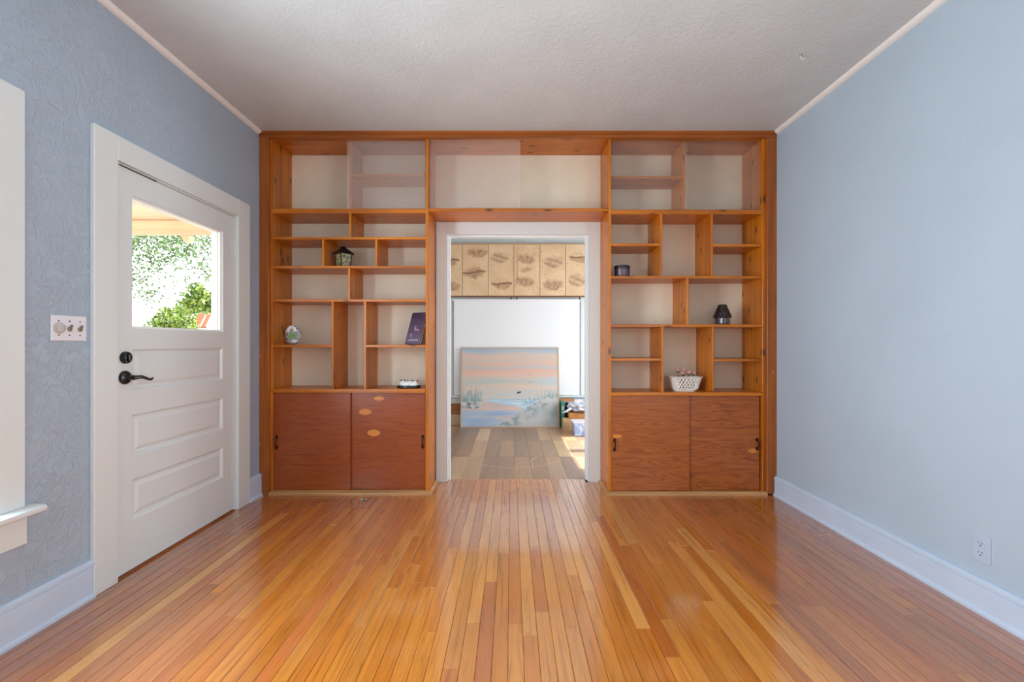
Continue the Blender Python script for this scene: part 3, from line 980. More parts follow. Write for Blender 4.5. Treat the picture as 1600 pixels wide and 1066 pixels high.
# book: leans back into the corner of its shelf, cover to the left front
bk = thing('book', 'dark purple book leaning on the left bookcase above the porcelain piece', 'book', (-0.838, 3.545, 1.136))
bk.rotation_euler = (R(-17), 0, 0)
bk.rotation_mode = 'ZYX'
bk.rotation_euler = (0, 0, 0)
bk.matrix_world = Matrix.Translation((-0.838, 3.53, 1.1438)) @ Matrix.Rotation(R(-33), 4, 'Z') @ Matrix.Rotation(R(-19), 4, 'X')
BWd, BH = 0.158, 0.262
def cover(u, v):
    c = mixc((116, 102, 124), (62, 50, 74), v ** 1.2)
    c = mixc(c, (122, 106, 134), 0.5 * max(0, N(u * 6, v * 6, 3)))
    if v > 0.55 and N(u * 60, v * 80, 5) > 0.42: c = mixc(c, (180, 170, 205), 0.6)
    r = math.hypot((u - 0.52) * 0.62, v - 0.5)
    r2 = math.hypot((u - 0.58) * 0.62, v - 0.53)
    if r < 0.085 and r2 > 0.066: c = mixc(c, (222, 160, 178), 0.85)
    if abs(u - 0.68) < 0.05 and abs(v - 0.43) < 0.018: c = (214, 150, 165)
    if math.hypot((u - 0.27) * 0.62, v - 0.27) < 0.06: c = mixc(c, (172, 156, 196), 0.6)
    if abs(v - 0.115) < 0.026 and 0.14 < u < 0.84 and N(u * 34, 2.0, 7) > -0.22: c = mixc(c, (206, 196, 214), 0.8)
    return c
purple = plain('purple_board', lin(52, 40, 66), 0.4)
MB().box(0, BWd, 0.0, 0.003, 0, BH).build('front_cover', purple, bk)
MB().box(0, BWd, 0.020, 0.023, 0, BH).build('back_cover', purple, bk)
MB().box(-0.003, 0.0, 0.0, 0.023, 0, BH).build('spine', purple, bk)
MB().box(0.001, BWd - 0.004, 0.0032, 0.0198, 0.003, BH - 0.003).build('page_block', plain('paper', lin(226, 216, 196), 0.8), bk)
print_obj('cover_print', printmesh(BWd, BH, 56, 92, cover), M['print_gloss'], bk, (0, -0.0006, 0))

# white porcelain piece on a black oval base
pc = thing('porcelain_sculpture', 'white porcelain sculpture with grey birds on a black oval base', 'sculpture', (-0.80, 3.50, 0.80))
MB().lathe([(0.090, 0), (0.094, 0.004), (0.094, 0.014), (0.086, 0.020), (0.02, 0.020)], (0, 0, 0), 'z', 32, 1.0, 0.58).build('oval_base', M['black_metal'], pc, smooth=True)
porc = plain('porcelain', lin(244, 243, 240), 0.12)
MB().blob((-0.018, 0, 0.028), (0.062, 0.036, 0.026), 2, 0.25, 2.0, 3).blob((0.038, 0, 0.024), (0.044, 0.034, 0.018), 5, 0.2, 2.0, 3).build('white_mound', porc, pc, smooth='all')
for (x, y, z, r, s) in ((-0.050, -0.008, 0.050, 0.018, 3), (0.004, -0.010, 0.050, 0.015, 4), (0.048, -0.006, 0.046, 0.019, 6)):
    bd = MB().blob((x, y, z), (r, r * 0.7, r * 0.55), s, 0.2, 2, 2).build('bird', porc, pc, smooth='all')
    MB().blob((x + r * 0.95, y - 0.003, z + r * 0.5), (r * 0.38, r * 0.36, r * 0.36), s, 0.1, 2, 2).tube([(x + r * 1.2, y - 0.003, z + r * 0.5), (x + r * 1.75, y - 0.003, z + r * 0.4)], [0.003, 0.0008], 6).build('head', plain('bird_grey', lin(64, 66, 66), 0.3) if 'bird_grey' not in bpy.data.materials else bpy.data.materials['bird_grey'], bd, smooth='all')
    wg = MB()
    for sy in (-1, 1):
        wg.add([(x + r * 0.4, y + sy * r * 0.5, z + r * 0.25), (x - r * 0.3, y + sy * r * 0.75, z + r * 0.15), (x - r * 1.4, y + sy * r * 0.5, z + r * 0.75), (x - r * 0.1, y + sy * r * 0.35, z + r * 0.6)],
               [(0, 1, 2, 3)])
    wg.build('wing', bpy.data.materials['bird_grey'], bd)

# round tin
tn = thing('trinket_box', 'round dark purple lidded trinket box on the right bookcase', 'box', (0.862, 3.49, 1.658))
tinm = plain('tin_purple', lin(92, 78, 88), 0.35, 0.2, var=0.25)
MB().lathe([(0.056, 0), (0.058, 0.003), (0.058, 0.066), (0.054, 0.070)], (0, 0, 0), 'z', 40).build('box_body', tinm, tn, smooth=True)
MB().lathe([(0.058, 0.066), (0.0615, 0.067), (0.0615, 0.086), (0.056, 0.091), (0.001, 0.093)], (0, 0, 0), 'z', 40).build('lid', plain('tin_lid', lin(58, 40, 54), 0.3, 0.2), tn, smooth=True)

# hut-shaped candle lantern
ht = thing('hut_candle_holder', 'small dark hut-shaped candle holder with tall shingled roof on the right bookcase', 'candle holder', (1.648, 3.50, 1.291), R(8))
darkc = plain('dark_ceramic', lin(44, 32, 30), 0.2, 0.0, 0.6, bump=(60.0, 0.5, 0.004), var=0.4)
MB().lathe([(0.056, 0), (0.058, 0.004), (0.054, 0.010), (0.02, 0.010)], (0, 0, 0), 'z', 20).build('base', darkc, ht, smooth=True)
for k in range(8):
    a = 2 * math.pi * (k + 0.5) / 8
    x, y = 0.050 * math.cos(a), 0.050 * math.sin(a)
    MB().tube([(x, y, 0.008), (x, y, 0.064)], 0.0065, 6).build('post', darkc, ht)
MB().lathe([(0.03, 0.010), (0.03, 0.052), (0.001, 0.052)], (0, 0, 0), 'z', 16).build('candle_glass', plain('frosted_glass', lin(214, 208, 214), 0.2), ht, smooth=True)
# roof: rows of shingles on a truncated cone
MB().lathe([(0.062, 0.058), (0.068, 0.060), (0.030, 0.154), (0.026, 0.158), (0.001, 0.159)], (0, 0, 0), 'z', 20).build('roof', darkc, ht)
sg = MB()
for row in range(6):
    f0 = row / 6
    r0 = 0.071 - f0 * 0.038; z0 = 0.056 + f0 * 0.094
    r1 = r0 - 0.0105; z1 = z0 + 0.024
    nn = 14
    for k in range(nn):
        a0 = 2 * math.pi * (k + (row % 2) * 0.5 + 0.06) / nn; a1 = a0 + 2 * math.pi / nn * 0.88
        P = lambda r, a, z: (r * math.cos(a), r * math.sin(a), z)
        sg.add([P(r0, a0, z0), P(r0, a1, z0), P(r1, a1, z1), P(r1, a0, z1), P(r0 - 0.004, a0, z0), P(r0 - 0.004, a1, z0)], [(0, 1, 2, 3), (4, 5, 1, 0), (4, 0, 3), (5, 2, 1)])
sh = sg.build('shingles', darkc, ht)
sh['kind'] = 'stuff'

# white lattice basket with roses
bs = thing('lattice_basket', 'white ceramic lattice basket holding pink roses on the right bookcase', 'basket', (1.353, 3.515, 0.775))
cer = plain('white_ceramic', lin(240, 236, 228), 0.2)
def octo(sx, sy, ch, z):
    return [(sx - ch, -sy, z), (sx, -sy + ch, z), (sx, sy - ch, z), (sx - ch, sy, z), (-sx + ch, sy, z), (-sx, sy - ch, z), (-sx, -sy + ch, z), (-sx + ch, -sy, z)]
o0, o1 = octo(0.086, 0.056, 0.034, 0.0), octo(0.094, 0.062, 0.036, 0.016)
MB().add(o0 + o1, [tuple(range(7, -1, -1)), tuple(range(8, 16))] + [(i, (i + 1) % 8, (i + 1) % 8 + 8, i + 8) for i in range(8)]).build('basket_base', cer, bs)
lo, hi = octo(0.094, 0.062, 0.036, 0.014), octo(0.122, 0.082, 0.044, 0.106)
lat = MB()
def onring(ring, t):
    t = (t % 1.0) * 8
    i = int(t) % 8
    f = t - int(t)
    return Vector(ring[i]).lerp(Vector(ring[(i + 1) % 8]), f)
nb = 44
for k in range(nb):
    for sgn in (1, -1):
        pts = []
        for q in range(5):
            f = q / 4
            tt_ = k / nb + sgn * f * 0.055
            p = onring(lo, tt_).lerp(onring(hi, tt_), f)
            pts.append(p + Vector((p.x, p.y, 0)).normalized() * (0.0015 * sgn))
        lat.tube(pts, 0.0046, 4, False)
lt = lat.build('lattice', cer, bs)
rim = MB()
r0, r1, r2 = octo(0.120, 0.080, 0.044, 0.104), octo(0.136, 0.094, 0.050, 0.110), octo(0.136, 0.094, 0.050, 0.114)
r3 = octo(0.116, 0.077, 0.042, 0.110)
rim.add(r0 + r1 + r2 + r3, [(j * 8 + i, j * 8 + (i + 1) % 8, ((j + 1) % 4) * 8 + (i + 1) % 8, ((j + 1) % 4) * 8 + i) for j in range(4) for i in range(8)])
rim.build('rim', cer, bs)
pinkm = plain('rose_pink', lin(222, 158, 152), 0.6, var=0.25)
palem = plain('rose_pale', lin(226, 184, 176), 0.6, var=0.15)
grn = plain('rose_leaf', lin(74, 112, 62), 0.5, var=0.3)
ROSES = [(1.302, 3.500, 'pink', 0.150, 'leftmost deep pink rose in the white lattice basket'), (1.326, 3.462, 'pink', 0.128, 'small low deep pink rose beside the leftmost in the basket'),
         (1.350, 3.505, 'pink', 0.148, 'middle deep pink rose in the white lattice basket'), (1.374, 3.465, 'pink', 0.132, 'low pink rose just right of the middle one in the basket'),
         (1.420, 3.490, 'pale', 0.126, 'pale peach rose at the right end of the lattice basket')]
for (x, y, kind, h, lab) in ROSES:
    rs = thing('rose', lab, 'flower', (x, y, 0.791), group='artificial roses in the lattice basket')
    pm = pinkm if kind == 'pink' else palem
    hd_ = MB()
    z0 = h - 0.006
    hd_.blob((0, 0, z0 + 0.004), (0.011, 0.011, 0.013), int(x * 90), 0.15, 2.0, 1)
    for ring, (n, r, zz, hh) in enumerate(((4, 0.010, -0.004, 0.020), (6, 0.015, -0.008, 0.018))):
        for k in range(n):
            a = 2 * math.pi * (k + ring * 0.5) / n + x * 50
            d = Vector((math.cos(a), math.sin(a), 0)); s_ = Vector((-d.y, d.x, 0)); up = Vector((0, 0, 1))
            b0 = Vector((0, 0, z0 + zz)) + d * r * 0.3
            m0 = Vector((0, 0, z0 + zz + hh * 0.55)) + d * r
            t0 = Vector((0, 0, z0 + zz + hh)) + d * r * 1.05
            w = r * 0.75
            hd_.add([b0 - s_ * w * 0.4, b0 + s_ * w * 0.4, m0 + s_ * w, t0 + s_ * w * 0.6, t0 - s_ * w * 0.6, m0 - s_ * w, m0 + d * 0.002],
                    [(0, 1, 6), (1, 2, 6), (2, 3, 6), (3, 4, 6), (4, 5, 6), (5, 0, 6)])
    hd_.build('petals', pm, rs)
    MB().tube([(0, 0, 0), (0.002, 0.001, h * 0.5), (0, 0, h - 0.008)], 0.002, 6).build('stem', grn, rs)
    lv = MB()
    for k in range(6):
        a = 2 * math.pi * k / 6 + x * 40
        d = Vector((math.cos(a), math.sin(a), 0.25)).normalized(); s = Vector((-d.y, d.x, 0)).normalized()
        b0 = Vector((0, 0, h - 0.024))
        lv.add([b0, b0 + d * 0.014 + s * 0.011, b0 + d * 0.032, b0 + d * 0.014 - s * 0.011], [(0, 1, 2, 3)])
    lv.build('leaves', grn, rs)

# ------------------------------------------------------------------ fittings
sw = thing('light_switch', 'white three-gang switch plate with dimmer knob beside the door', 'light switch', (XL, 1.921, 1.208))
MB().box(0, 0.006, -0.077, 0.077, -0.054, 0.054).build('plate', M['plate_white'], sw, bevel=0.0025)
MB().lathe([(0.024, 0.006), (0.024, 0.010), (0.019, 0.012), (0.018, 0.019), (0.015, 0.021), (0.001, 0.021)], (0, -0.046, 0), 'x', 28).build('dimmer_knob', M['knob_grey'], sw, smooth=True)
for y in (0.0, 0.046):
    tg = MB().lathe([(0.010, 0.006), (0.009, 0.010), (0.006, 0.012), (0.001, 0.012)], (0, y, -0.004), 'x', 16).build('switch_collar', M['brass'], sw, smooth=True)
    MB().tube([(0.009, y, -0.003), (0.015, y, 0.008), (0.017, y, 0.014)], [0.0035, 0.0045, 0.004], 8).build('toggle', M['brass'], tg, smooth=True)
for y in (-0.046, 0, 0.046):
    for z in (-0.030, 0.030):
        MB().lathe([(0.0035, 0.0055), (0.003, 0.0068), (0.001, 0.007)], (0, y, z), 'x', 8).build('screw', M['bronze'], sw)

ou = thing('wall_outlet', 'pale blue painted duplex outlet low on the right wall', 'outlet', (XR, 1.902, 0.272))
MB().box(-0.006, 0, -0.035, 0.035, -0.058, 0.058).build('plate', M['outlet_blue'], ou, bevel=0.0025)
for z in (-0.020, 0.020):
    rc = MB().lathe([(0.016, -0.0085), (0.017, -0.0075), (0.017, -0.005)], (0, 0, z), 'x', 20).build('receptacle', M['outlet_blue'], ou, smooth=True)
    q = MB()
    q.box(-0.0090, -0.008, -0.008, -0.006, z, z + 0.008).box(-0.0090, -0.008, 0.006, 0.008, z, z + 0.007)
    q.lathe([(0.003, -0.0090), (0.003, -0.008)], (0, 0, z - 0.008), 'x', 8)
    q.build('socket_slot', M['slot_black'], rc)

hk = thing('ceiling_hook', 'small white cup hook screwed into the ceiling near the right wall', 'hook', (1.602, 2.48, ZC))
hp = [(0, 0, 0), (0, 0, -0.012)] + [(0.010 - 0.010 * math.cos(t) - 0.0, 0, -0.014 - 0.014 * math.sin(t)) for t in [R(a) for a in range(0, 200, 20)]]
MB().tube(hp, 0.0026, 8).build('hook_wire', M['white_paint'], hk, smooth=True)
MB().lathe([(0.008, -0.003), (0.008, 0.0)], (0, 0, 0), 'z', 12).build('hook_collar', plain('collar_grey', lin(150, 146, 142), 0.4), hk)

cl = thing('cable_clip', 'small grey metal ring clip lying on the floor before the left bookcase', 'clip', (-1.07, 3.24, 0.0), R(25))
MB().lathe([(0.026, 0), (0.026, 0.003), (0.021, 0.006), (0.001, 0.006)], (0, 0, 0), 'z', 20, 1.0, 0.75).build('clip_base', plain('dull_zinc', lin(150, 142, 128), 0.4, 0.7), cl, smooth=True)
MB().tube([(0.018 * math.cos(R(a)), 0.006 * math.sin(R(a * 2)), 0.006 + 0.020 * math.sin(R(a))) for a in range(0, 181, 15)], 0.0042, 8).build('clip_loop', M['steel'], cl, smooth=True)

# ------------------------------------------------------------------ next room: window wall, shades, painting, pile
w5 = thing('window_6', 'white-framed far window hidden behind a white roller blind', 'window', (0.07, YF, 0.42), kind='structure')
for n, x0, x1, z0, z1, y0 in (('side_casing', -0.95, -0.835, 0.42, 2.66, -0.02), ('side_casing', 0.985, 1.10, 0.42, 2.66, -0.02), ('head_casing', -0.835, 0.985, 2.56, 2.66, -0.02),
                              ('window_sill', -1.05, 1.2, 0.395, 0.42, -0.075), ('apron', -0.98, 1.13, 0.30, 0.395, -0.022)):
    box(n, W, w5, x0 - 0.07, x1 - 0.07, y0, -0.0005, z0 - 0.42, z1 - 0.42, 0.002)
wc = thing('trim_7', 'orange-brown wooden panelling and tan skirting under the far window', 'panelling', (0, YF, 0), kind='structure')
box('wood_panel', wood('wainscot', 'x', (lin(150, 92, 48), lin(178, 116, 66), lin(196, 136, 84)), knots=False), wc, -1.8, 2.3, -0.014, -0.0005, 0.14, 0.30)
box('skirting', plain('tan_skirting', lin(214, 184, 146), 0.5), wc, -1.8, 2.3, -0.022, -0.0005, 0.0, 0.14)
rb = thing('roller_blind', 'plain white blind covering the far window below the shell-print shade', 'blind', (0.07, 6.30, 0.425))
box('blind_sheet', M['blind_white'], rb, -0.880, 0.884, 0.018, 0.022, 0.0, 1.36)
box('bottom_bar', M['blind_white'], rb, -0.880, 0.884, 0.010, 0.022, 0.0, 0.02)
hr = box('head_rail', M['blind_white'], rb, -0.905, 0.905, -0.002, 0.036, 1.325, 1.352, 0.002)
# folding shade of printed panels
ws = thing('window_shade', 'tan window shade of vertical panels printed with faded brown seashells', 'window shade', (0.0, 6.26, 1.80))
rnd = random.Random(11)
SH = {}
def shell_panel(seed):
    r = random.Random(seed)
    shells = []
    for z in ((0.78, 0.26), (0.70, 0.20), (0.84, 0.46), (0.74, 0.24), (0.72, 0.28), (0.66, 0.22), (0.75, 0.3))[seed % 7]:
        shells.append((r.uniform(0.42, 0.6), z, r.uniform(0.36, 0.45), r.uniform(0.095, 0.135), r.choice((0, 1, 2)), r.uniform(-0.3, 0.3)))
    if seed % 7 in (2, 4): shells.append((0.45, 0.5, 0.26, 0.05, 2, 0.2))
    def fn(u, v):
        c = mixc((232, 200, 160), (222, 184, 142), 0.5 + 0.9 * N(u * 2.5, v * 5, seed * 3.3))
        for (cx, cz, a, b, typ, sk) in shells:
            x = (u - cx) / a
            z = (v - cz - sk * 0.08 * x) / b
            rr = x * x + z * z
            edge = 1 + 0.35 * N(u * 7, v * 14, seed + 5)
            if rr < edge:
                d = 0.35 + 0.45 * max(0, N(u * 9, v * 24, seed * 1.7 + 2))
                if typ == 0:           # scallop: ribs
                    d += 0.25 * (0.5 + 0.5 * math.sin(16 * math.atan2(x, z + 1.3)))
                    d *= 1.0 if z < 0.5 else 0.4
                elif typ == 1:         # conch: crescent with a dark lip
                    d *= 1.25 if z < -0.05 + 0.3 * x else 0.35
                else:
                    d += 0.2 * math.sin(z * 7 + x * 4)
                c = mixc(c, (156, 114, 86), d * min(1, (edge - rr) * 2.2))
            lip = abs(z - 0.15 * math.sin(x * 2.6))
            if typ == 1 and abs(x) < 1 and lip < 0.14: c = mixc(c, (120, 74, 48), 0.7)
        if N(u * 26, v * 60, seed * 2.1) > 0.60: c = mixc(c, (128, 92, 70), 0.7)
        return c
    return fn
edges = [-1.176, -0.832, -0.683, -0.317, 0.037, 0.401, 0.759, 1.12]
edges = [-1.04, -0.685, -0.320, 0.035, 0.400, 0.757, 1.115]
zs0, zs1 = 0.015, 0.735
for i in range(6):
    x0, x1 = edges[i] + 0.003, edges[i + 1] - 0.003
    sd = i
    p = MB().box(x0, x1, 0.0, 0.012, zs0, zs1).build('panel', plain('shade_tan', lin(200, 166, 124), 0.7) if i == 0 else bpy.data.materials['shade_tan'], ws)
    print_obj('panel_print', printmesh(x1 - x0, zs1 - zs0, 40, 84, shell_panel(i + 1)), M['print'], p, (x0, -0.0006, zs0))
box('backing', plain('shade_back', lin(150, 112, 78), 0.8), ws, edges[0], edges[-1], 0.012, 0.016, zs0, zs1)
box('bottom_rail', plain('rail_brown', lin(120, 72, 44), 0.5), ws, edges[0], edges[-1], -0.008, 0.016, 0.0, 0.015)
box('top_rail', plain('rail_tan', lin(176, 140, 104), 0.5), ws, edges[0], edges[-1], -0.006, 0.016, zs1, zs1 + 0.012)
for x in (-0.004, 0.077, 0.95):
    MB().box(x - 0.006, x + 0.006, -0.004, 0.010, -0.036, 0.0).build('bracket', M['bronze'], ws, bevel=0.001)
MB().tube([(0.09, -0.012, 0.86), (0.09, -0.012, 0.28)], 0.0022, 6).lathe([(0.004, 0.24), (0.008, 0.25), (0.004, 0.28)], (0.09, -0.012, 0), 'z', 8).build('pull_cord', plain('cord_tan', lin(170, 140, 110), 0.7), ws)

# beach painting leaning on the far wall
PW, PH = 1.362, 1.105
pa = thing('framed_painting', 'large framed beach dune painting leaning on the far wall', 'painting', (-0.70, 6.135, 0.0))
pa.rotation_euler = (-math.atan2(0.150, 1.095), 0, R(0))
def painting(u, v):
    st = N(u * 2.2, v * 26, 1.0) * 0.5 + N(u * 5, v * 60, 4.0) * 0.25
    vv = v + 0.03 * N(u * 2.5, v * 3, 9.0)
    ks = [(0.30, (196, 204, 204)), (0.36, (206, 206, 200)), (0.42, (204, 204, 200)), (0.47, (212, 200, 190)), (0.51, (224, 198, 178)), (0.56, (186, 196, 190)), (0.60, (206, 196, 184)),
          (0.66, (228, 188, 168)), (0.71, (226, 180, 162)), (0.75, (196, 190, 188)), (0.81, (226, 184, 162)), (0.86, (206, 192, 180)), (0.91, (222, 190, 172)), (0.955, (182, 190, 196)), (1.0, (160, 178, 196))]
    c = ks[0][1]
    for (p0, c0), (p1, c1) in zip(ks[:-1], ks[1:]):
        if p0 <= vv <= p1: c = mixc(c0, c1, (vv - p0) / (p1 - p0))
        elif vv > p1: c = c1
    c = mixc(c, (186, 198, 204), max(0, st) * 0.9)
    c = mixc(c, (240, 190, 166), max(0, -st) * 0.7)
    if u > 0.7 and 0.5 < v < 0.63: c = mixc(c, (190, 206, 212), 0.5 * min(1, (u - 0.7) * 6))
    # sea
    if v < 0.345 and v > 0.20 and 0.28 < u < 0.84: c = mixc((150, 190, 214), (220, 232, 236), 0.5 + 1.2 * N(u * 6, v * 70, 2))
    # beach and foreground
    beach = 0.315 - 0.20 * max(0, u - 0.24) if u < 0.62 else 0.0
    if v < beach: c = mixc((226, 198, 182), (206, 186, 178), 0.5 + N(u * 4, v * 20, 8))
    if v < 0.20 + 0.02 * N(u * 6, 1, 3):
        c = mixc((150, 178, 214), (196, 200, 206), 0.5 + 0.9 * N(u * 3, v * 16, 12))
        if N(u * 3, v * 12, 21) > 0.22: c = mixc(c, (222, 192, 190), 0.7)
    # dunes on the left
    ld = 0.34 - 0.5 * max(0, u - 0.12) + 0.02 * N(u * 14, 0, 5)
    lo_ = 0.20 + 0.25 * u + 0.02 * N(u * 10, 3, 5)
    if u < 0.34 and lo_ < v < ld:
        c = mixc((210, 205, 198), (156, 164, 164), 0.4 + 1.1 * N(u * 18, v * 22, 31) + 0.5 * N(u * 50, v * 50, 33))
        c = mixc(c, (104, 118, 120), max(0, min(0.8, (N(u * 20, v * 20, 35) - 0.14) * 4)))
    # dunes on the right
    rd = 0.03 + 0.74 * (u - 0.40)
    rd = min(rd, 0.41) + 0.025 * N(u * 12, 0, 15)
    if u > 0.40 and v < rd:
        c = mixc((212, 206, 200), (188, 190, 194), 0.5 + N(u * 5, v * 12, 41))
        dd = rd - v
        tu = N(u * 15, v * 17, 45) + 0.5 * N(u * 40, v * 44, 46)
        c = mixc(c, (134, 156, 160), max(0, min(0.75, (tu + 0.12) * 1.8)) * max(0, min(1, (0.20 - dd) * 9)))
        c = mixc(c, (128, 146, 144), max(0, min(0.7, (u - 0.78) * 4)) * max(0, min(1, (0.34 - v) * 6)) * max(0, min(1, 0.7 + 1.6 * N(u * 8, v * 8, 47))))
    # sea oats: blades
    def blades(base, tall, dens, s, col, amt):
        nonlocal c
        t = (v - base) / (tall * (0.8 + 0.35 * N(u * 30, 0.3, s)))
        if 0 < t < 1:
            k = N(u * 95 + 2.5 * t * math.sin(u * 40), t * 1.2, s + 2) + 0.5 * N(u * 46, t * 2, s + 6)
            c = mixc(c, col, amt * max(0, min(1, (k - dens - 0.35 * t * t) * 3.5)) * (1 - 0.45 * t))
    if u < 0.235: blades(0.315, 0.17, -0.35, 51, (118, 156, 154), 0.75 * min(1, (0.235 - u) * 25))
    if u < 0.25: blades(0.40, 0.22, 0.12, 53, (206, 166, 150), 0.8)
    if u > 0.60:
        blades(min(0.37, 0.25 + 0.42 * (u - 0.60)), 0.11, -0.25, 61, (132, 164, 166), 0.7 * min(1, (u - 0.6) * 12))
        blades(0.38, 0.27 * min(1, (u - 0.58) * 4), 0.12, 63, (214, 190, 176), 0.8)
    # dark gull
    x, z = (u - 0.575), (v - 0.425)
    if 0 < x < 0.042 and -0.5 * (0.042 - x) < z - 0.006 < 0.008 + 0.12 * x: c = (52, 54, 58)
    for (bx_, bz_) in ((0.71, 0.66), (0.71, 0.565)):
        if abs(u - bx_) < 0.01 and abs(v - bz_ - (u - bx_) * -0.3) < 0.005: c = (150, 140, 140)
    return c
MB().box(0.012, PW - 0.012, 0.004, 0.026, 0.012, PH - 0.012).build('canvas', plain('canvas_edge', lin(214, 206, 192), 0.8), pa)
print_obj('canvas_print', printmesh(PW - 0.03, PH - 0.03, 290, 190, painting), M['print'], pa, (0.015, 0.0035, 0.015))
fm = MB()
fm.box(0, PW, 0.0, 0.03, 0.0, 0.015).box(0, PW, 0.0, 0.03, PH - 0.013, PH).box(0, 0.012, 0.0, 0.03, 0.015, PH - 0.013).box(PW - 0.016, PW, 0.0, 0.03, 0.015, PH - 0.013)
fm.build('frame', plain('frame_champagne', lin(196, 172, 142), 0.4, 0.1), pa)

# the pile to the right of the painting
bn = thing('storage_bin', 'pale blue and white marbled bin standing in front of the pile', 'bin', (0.905, 5.665, 0))
def marbled():
    k = NT('marbled_blue')
    nz = k.n('ShaderNodeTexNoise', Scale=7.0, Detail=3.0, Distortion=2.0)
    k.l(k.coords((1, 1, 1), 'object', False), nz.inputs['Vector'])
    k.l(k.ramp(nz.outputs['Fac'], [(0.35, lin(140, 170, 226)), (0.5, lin(176, 200, 238)), (0.62, lin(236, 238, 246))]), k.b.inputs['Base Color'])
    return k.m
MB().frustum((0, 0, 0), (0.235, 0.21), (0, 0, 0.165), (0.262, 0.235)).build('bin_body', marbled(), bn, bevel=0.004)
MB().frustum((0, 0, 0.160), (0.272, 0.245), (0, 0, 0.172), (0.276, 0.25)).build('bin_rim', plain('bin_white', lin(238, 234, 240), 0.4), bn, bevel=0.003)
MB().box(0.028, 0.050, -0.122, -0.108, 0.085, 0.112).build('bin_latch', M['slot_black'], bn, bevel=0.003)

pb = thing('paper_bag', 'crumpled tan paper bag standing left of the blue bin', 'bag', (0.733, 5.925, 0))
mb = MB()
sec = [(0.0, 0.112, 0.10), (0.03, 0.122, 0.11), (0.09, 0.118, 0.106), (0.13, 0.126, 0.112), (0.158, 0.120, 0.104)]
for z, sx, sy in sec:
    for k in range(12):
        a = 2 * math.pi * k / 12
        ex = math.copysign(abs(math.cos(a)) ** 0.45, math.cos(a)); ey = math.copysign(abs(math.sin(a)) ** 0.45, math.sin(a))
        j = 0.004 * N(k * 2.3, z * 40, 3)
        mb.v.append((ex * sx / 2 + j, ey * sy / 2 + j, z + 0.006 * N(k * 1.3, z * 10, 8) * (z > 0.01)))
for i in range(len(sec) - 1):
    for k in range(12):
        mb.f.append((i * 12 + k, i * 12 + (k + 1) % 12, (i + 1) * 12 + (k + 1) % 12, (i + 1) * 12 + k))
mb.f.append(tuple(range(11, -1, -1)))
kraft = plain('kraft_paper', lin(208, 172, 128), 0.8, var=0.15, bump=(14.0, 0.6, 0.01))
mb.build('bag_body', kraft, pb)
MB().blob((0, 0, 0.12), (0.048, 0.042, 0.034), 4, 0.3, 2.5, 2).build('crumpled_filling', plain('brown_stuffing', lin(150, 110, 74), 0.9), pb)

cb = thing('cardboard_box', 'rusty orange cardboard box behind the blue bin', 'box', (0.955, 6.11, 0))
card = plain('rust_card', lin(206, 138, 78), 0.8, var=0.3)
MB().box(-0.185, 0.185, -0.105, 0.105, 0, 0.205).build('box_body', card, cb, bevel=0.003)
for s in (-1, 1):
    MB().box(-0.18, 0.18, min(0.002 * s, 0.102 * s), max(0.002 * s, 0.102 * s), 0.206, 0.210).build('flap', card, cb)

pg = thing('plastic_bag', 'silvery white crumpled plastic bag lying on the orange box', 'bag', (0.925, 6.09, 0.213))
sil = plain('silver_plastic', lin(206, 208, 218), 0.25, 0.1, bump=(11.0, 0.9, 0.02))
MB().blob((0, 0, 0.083), (0.155, 0.085, 0.070), 3, 0.45, 2.4, 4).build('bag_body', sil, pg)
MB().tube([(-0.10, -0.02, 0.10), (-0.07, -0.03, 0.150), (0.0, -0.02, 0.160), (0.06, 0.0, 0.140)], [0.012, 0.02, 0.018, 0.008], 8).build('twisted_neck', plain('bag_pink', lin(232, 214, 210), 0.4), pg)
MB().tube([(-0.13, -0.07, 0.06), (-0.20, -0.13, 0.03), (-0.25, -0.14, 0.015)], [0.02, 0.014, 0.008], 8).build('bag_tail', sil, pg)

rbk = thing('ring_binder', 'teal green ring binder standing between the painting and black frame', 'binder', (0.700, 6.18, 0))
MB().box(-0.024, 0.024, -0.09, 0.09, 0, 0.352).build('binder_cover', plain('teal_card', lin(70, 132, 112), 0.5), rbk, bevel=0.004)
MB().box(-0.012, 0.012, -0.0906, -0.0895, 0.24, 0.30).build('spine_label', plain('label_pale', lin(170, 205, 190), 0.6), rbk)
bf = thing('black_frame', 'narrow black picture frame standing behind the plastic bag', 'picture frame', (0.80, 6.245, 0))
MB().box(-0.070, -0.055, -0.012, 0.012, 0, 0.345).box(0.055, 0.070, -0.012, 0.012, 0, 0.345).box(-0.055, 0.055, -0.012, 0.012, 0, 0.015).box(-0.055, 0.055, -0.012, 0.012, 0.33, 0.345).build('frame_border', plain('pale_edge', lin(190, 186, 176), 0.4), bf)
MB().box(-0.055, 0.055, -0.006, 0.010, 0.015, 0.33).build('picture_panel', M['slot_black'], bf)
of = thing('orange_frame', 'orange wooden picture frame with pale blue picture behind the pile', 'picture frame', (0.97, 6.285, 0))
orw = wood('orange_frame_wood', 'x', (lin(190, 120, 66), lin(222, 152, 96), lin(232, 170, 116)), knots=False)
MB().box(-0.29, -0.10, 0, 0.02, 0, 0.375).box(0.26, 0.29, 0, 0.02, 0, 0.375).box(-0.10, 0.26, 0, 0.02, 0, 0.03).box(-0.10, 0.26, 0, 0.02, 0.345, 0.353).build('frame_border', orw, of)
MB().box(-0.085, 0.26, 0.003, 0.016, 0.03, 0.345).box(-0.085, 0.26, 0.003, 0.016, 0.353, 0.375).build('picture_panel', plain('pale_blue_print', lin(196, 214, 232), 0.5), of)

